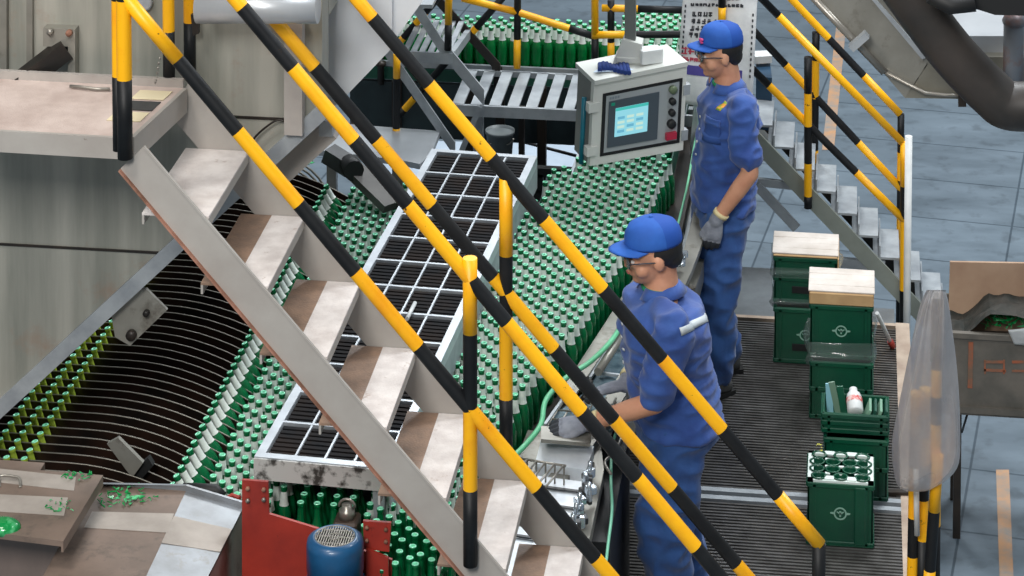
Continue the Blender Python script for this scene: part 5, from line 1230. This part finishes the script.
    for j in range(6):
        for i in range(13):
            a=math.radians(-68+136*i/12); r0=.100; ext=.062*(j/5); x=-.008+math.cos(a)*.102+ext*math.cos(a*.55)*(1-.15*abs(a)); y=math.sin(a)*.083; z=.056-.012*(j/5)-.012*(y/.08)**2; vs.append(hp(x,y,z))
    fs=[[j*13+i,j*13+i+1,(j+1)*13+i+1,(j+1)*13+i] for j in range(5) for i in range(12)]; m.add(vs,fs,0,True); me=m.mesh('brim',CAPB); br3=bpy.data.objects.new('brim',me); COL.objects.link(br3); br3.parent=cap; so=br3.modifiers.new('t','SOLIDIFY'); so.thickness=.005
    m=MB(); m.ball(hp(-.008,0,.157),(.008,.008,.005),0,10,6); part_('top_button',m,CAPB,cap)
    if logo:
        m=MB(); 
        for yy,zz,w_ in((0.012,.0,.018),(-.006,.008,.012),(.02,.014,.01)): m.ball(hp(.094-.0,yy+.01,.070+zz),(.008,w_*.8,.008),0,8,6,M)
        part_('badge',m,mat('pink badge',(206,70,130),rough=.6),cap,'pink badge')
    # ---- hair
    m=MB(); m.ball(hp(-.022,0,.03),(.088,.0825,.085),0,22,14,M); m.ball(hp(-.055,0,-.012),(.052,.068,.052),0,18,12,M)
    hm=remesh(m,.006,'hair',HAIR,1); hair=pmesh('hair',hm,HAIR,rt0)
    # cut hair that would cover the face
    # ---- face details
    for sy in(-1,1):
        m=MB(); m.ball(hp(.081,sy*.032,.0),(.010,.013,.007),0,12,8,M); o=part_('eye',m,mat('eye white',(220,216,210),rough=.2),rt0)
        m=MB(); m.ball(hp(.0895,sy*.033,.0),(.0035,.005,.005),0,10,8,M); part_('iris',m,HAIR,o)
        m=MB(); m.ball(hp(.088,sy*.034,.021),(.007,.018,.0035),0,10,6,M); part_('eyebrow',m,HAIR,rt0)
    m=MB(); m.ball(hp(.0965,0,-.0555),(.005,.018,.0045),0,12,6,M); part_('lips',m,mat('lips',(150,84,76),rough=.5),rt0)
    gl=part_('safety_glasses',glass_frame(hp,hl,M),mat('glasses frame',(60,66,74),rough=.3),rt0)
    m=MB()
    for sy in(-1,1): m.loft([(hp(.100,sy*.034,.002),hl*.030,hu*.022),(hp(.103,sy*.034,.002),hl*.030,hu*.022)],0,18,power=3)
    part_('lens',m,glassmat('clear lens',(235,240,245),.9,.05),gl)
    return rt0
def glass_frame(hp,hl,M):
    m=MB()
    for sy in(-1,1):
        m.tube([hp(.101,sy*.034+.031*math.cos(a),.002+.023*math.sin(a)) for a in [k*math.pi/10 for k in range(21)]],.0022,0,6)
        m.tube([hp(.100,sy*.064,.006),hp(.05,sy*.078,.008),hp(.0,sy*.083,.004)],.0025,0,6)
    m.tube([hp(.101,-.006,.006),hp(.105,0,.008),hp(.101,.006,.006)],.0022,0,6)
    return m
def part_(name,mb,mats,parent,label=None):
    """child whose mesh is given relative to the person's base"""
    me=mb.mesh(name,mats); o=bpy.data.objects.new(name,me); COL.objects.link(o); o.parent=parent
    if label:o['label']=label
    return o
# far worker: standing, facing left in profile, chest slightly to the camera
fw_base=P(717,384,z=0)
person(fw_base,196,dict(hip=(-.02,0,.93),waist=(-.035,0,1.10),chest=(-.05,0,1.30),bw=1.14,neck=(-.04,0,1.475),head=(-.005,0,1.60),hdir=(1,.06,-.02),
  shL=(-.065,.175,1.40),elL=(-.085,.225,1.12),wrL=(.06,.225,.895),hdL=(.22,-.02,-1),hnL=(0.2,1,0),thumbL=-1,curlL=.35,slvL=.78,
  shR=(-.05,-.175,1.40),elR=(-.06,-.24,1.12),wrR=(.0,-.22,.90),hdR=(.3,0,-1),hnR=(0,-1,0),thumbR=1,curlR=.35,
  hjL=(-.01,.085,.88),knL=(.03,.095,.48),anL=(.03,.11,.09),hjR=(-.02,-.085,.88),knR=(.02,-.10,.48),anR=(-.06,-.12,.09),ftL=(1,.35,0),ftR=(1,-.1,0)),
  'standing man in blue workwear, cap and clear glasses, looking at the hanging control cabinet',s=1.03).scale=(1.04,1.04,1)
# near worker: leaning forward to the left, arm reaching onto the inspection unit
nw_base=P(668,622,z=0)
person(nw_base,192,dict(hip=(-.02,0,.93),waist=(.0,0,1.10),chest=(.02,0,1.28),bw=1.26,neck=(.03,0,1.455),head=(.06,0,1.57),hdir=(1,.12,-.10),twist=0,
  shL=(.02,.180,1.375),elL=(.09,.225,1.10),wrL=(.31,.20,.98),hdL=(1,-.15,-.22),hnL=(0,.3,1),thumbL=1,curlL=.3,slvL=.85,
  shR=(.03,-.175,1.37),elR=(.02,-.24,1.10),wrR=(.14,-.10,.97),hdR=(1,.1,-.2),hnR=(0,-.3,1),thumbR=-1,curlR=.3,
  hjL=(-.01,.09,.88),knL=(.03,.10,.48),anL=(.02,.11,.09),hjR=(-.02,-.09,.88),knR=(-.02,-.11,.48),anR=(-.08,-.13,.09),ftL=(1,.3,0),ftR=(1,-.1,0),
  bandc=(-.07,.17,1.36),bandn=(-.2,.85,.5),bandu=(.33,-.45,.83),bandw=.2),
  'near man in blue workwear and cap with pale shoulder band, gloved hand on inspection unit',band=True,logo=False,s=.985).scale=(1.15,1.15,1)
# ================================================================== LIGHT
w=bpy.data.worlds.new('hall'); scn.world=w; w.use_nodes=True; bgd=w.node_tree.nodes['Background']; bgd.inputs[0].default_value=(.72,.80,.86,1); bgd.inputs[1].default_value=.30
def area(name,loc,tgt,size,power,col=(1,1,1),sy=None):
    d=bpy.data.lights.new(name,'AREA'); d.energy=power; d.color=col; d.size=size
    if sy: d.shape='RECTANGLE'; d.size_y=sy
    o=bpy.data.objects.new(name,d); COL.objects.link(o); o.location=loc; o.rotation_euler=(Vector(tgt)-Vector(loc)).to_track_quat('-Z','Y').to_euler(); return o
area('ceiling_and_fill_lamp',(1.5,14.5,9.5),(-.8,12,0),2.2,680,(.93,.97,1))
area('ceiling_and_fill_lamp',(-2.5,-1.0,9.5),(-1,10,1),3.0,1150,(1,.98,.95))  # unseen fill added behind the camera to brighten surfaces facing it
area('ceiling_and_fill_lamp',(-4.2,5.5,9.0),(-2.2,9.5,1.5),1.6,300,(1,.94,.88))  # unseen warm fill added for the bluish wall below the landing
area('ceiling_and_fill_lamp',(3.5,9.0,9.0),(.5,11,0),1.8,260,(.92,.96,1))
area('ceiling_and_fill_lamp',(-2.5,19.0,8.0),(-1.5,14.5,.5),2.0,380,(.95,.98,1))
area('ceiling_and_fill_lamp',(3.8,19.0,8.5),(1.5,16,-.6),2.5,260,(.90,.95,1))
vs=scn.view_settings; scn.display_settings.display_device='sRGB'; vs.view_transform='Standard'; vs.look='None'; vs.exposure=-.12; vs.gamma=1.; vs.use_curve_mapping=False
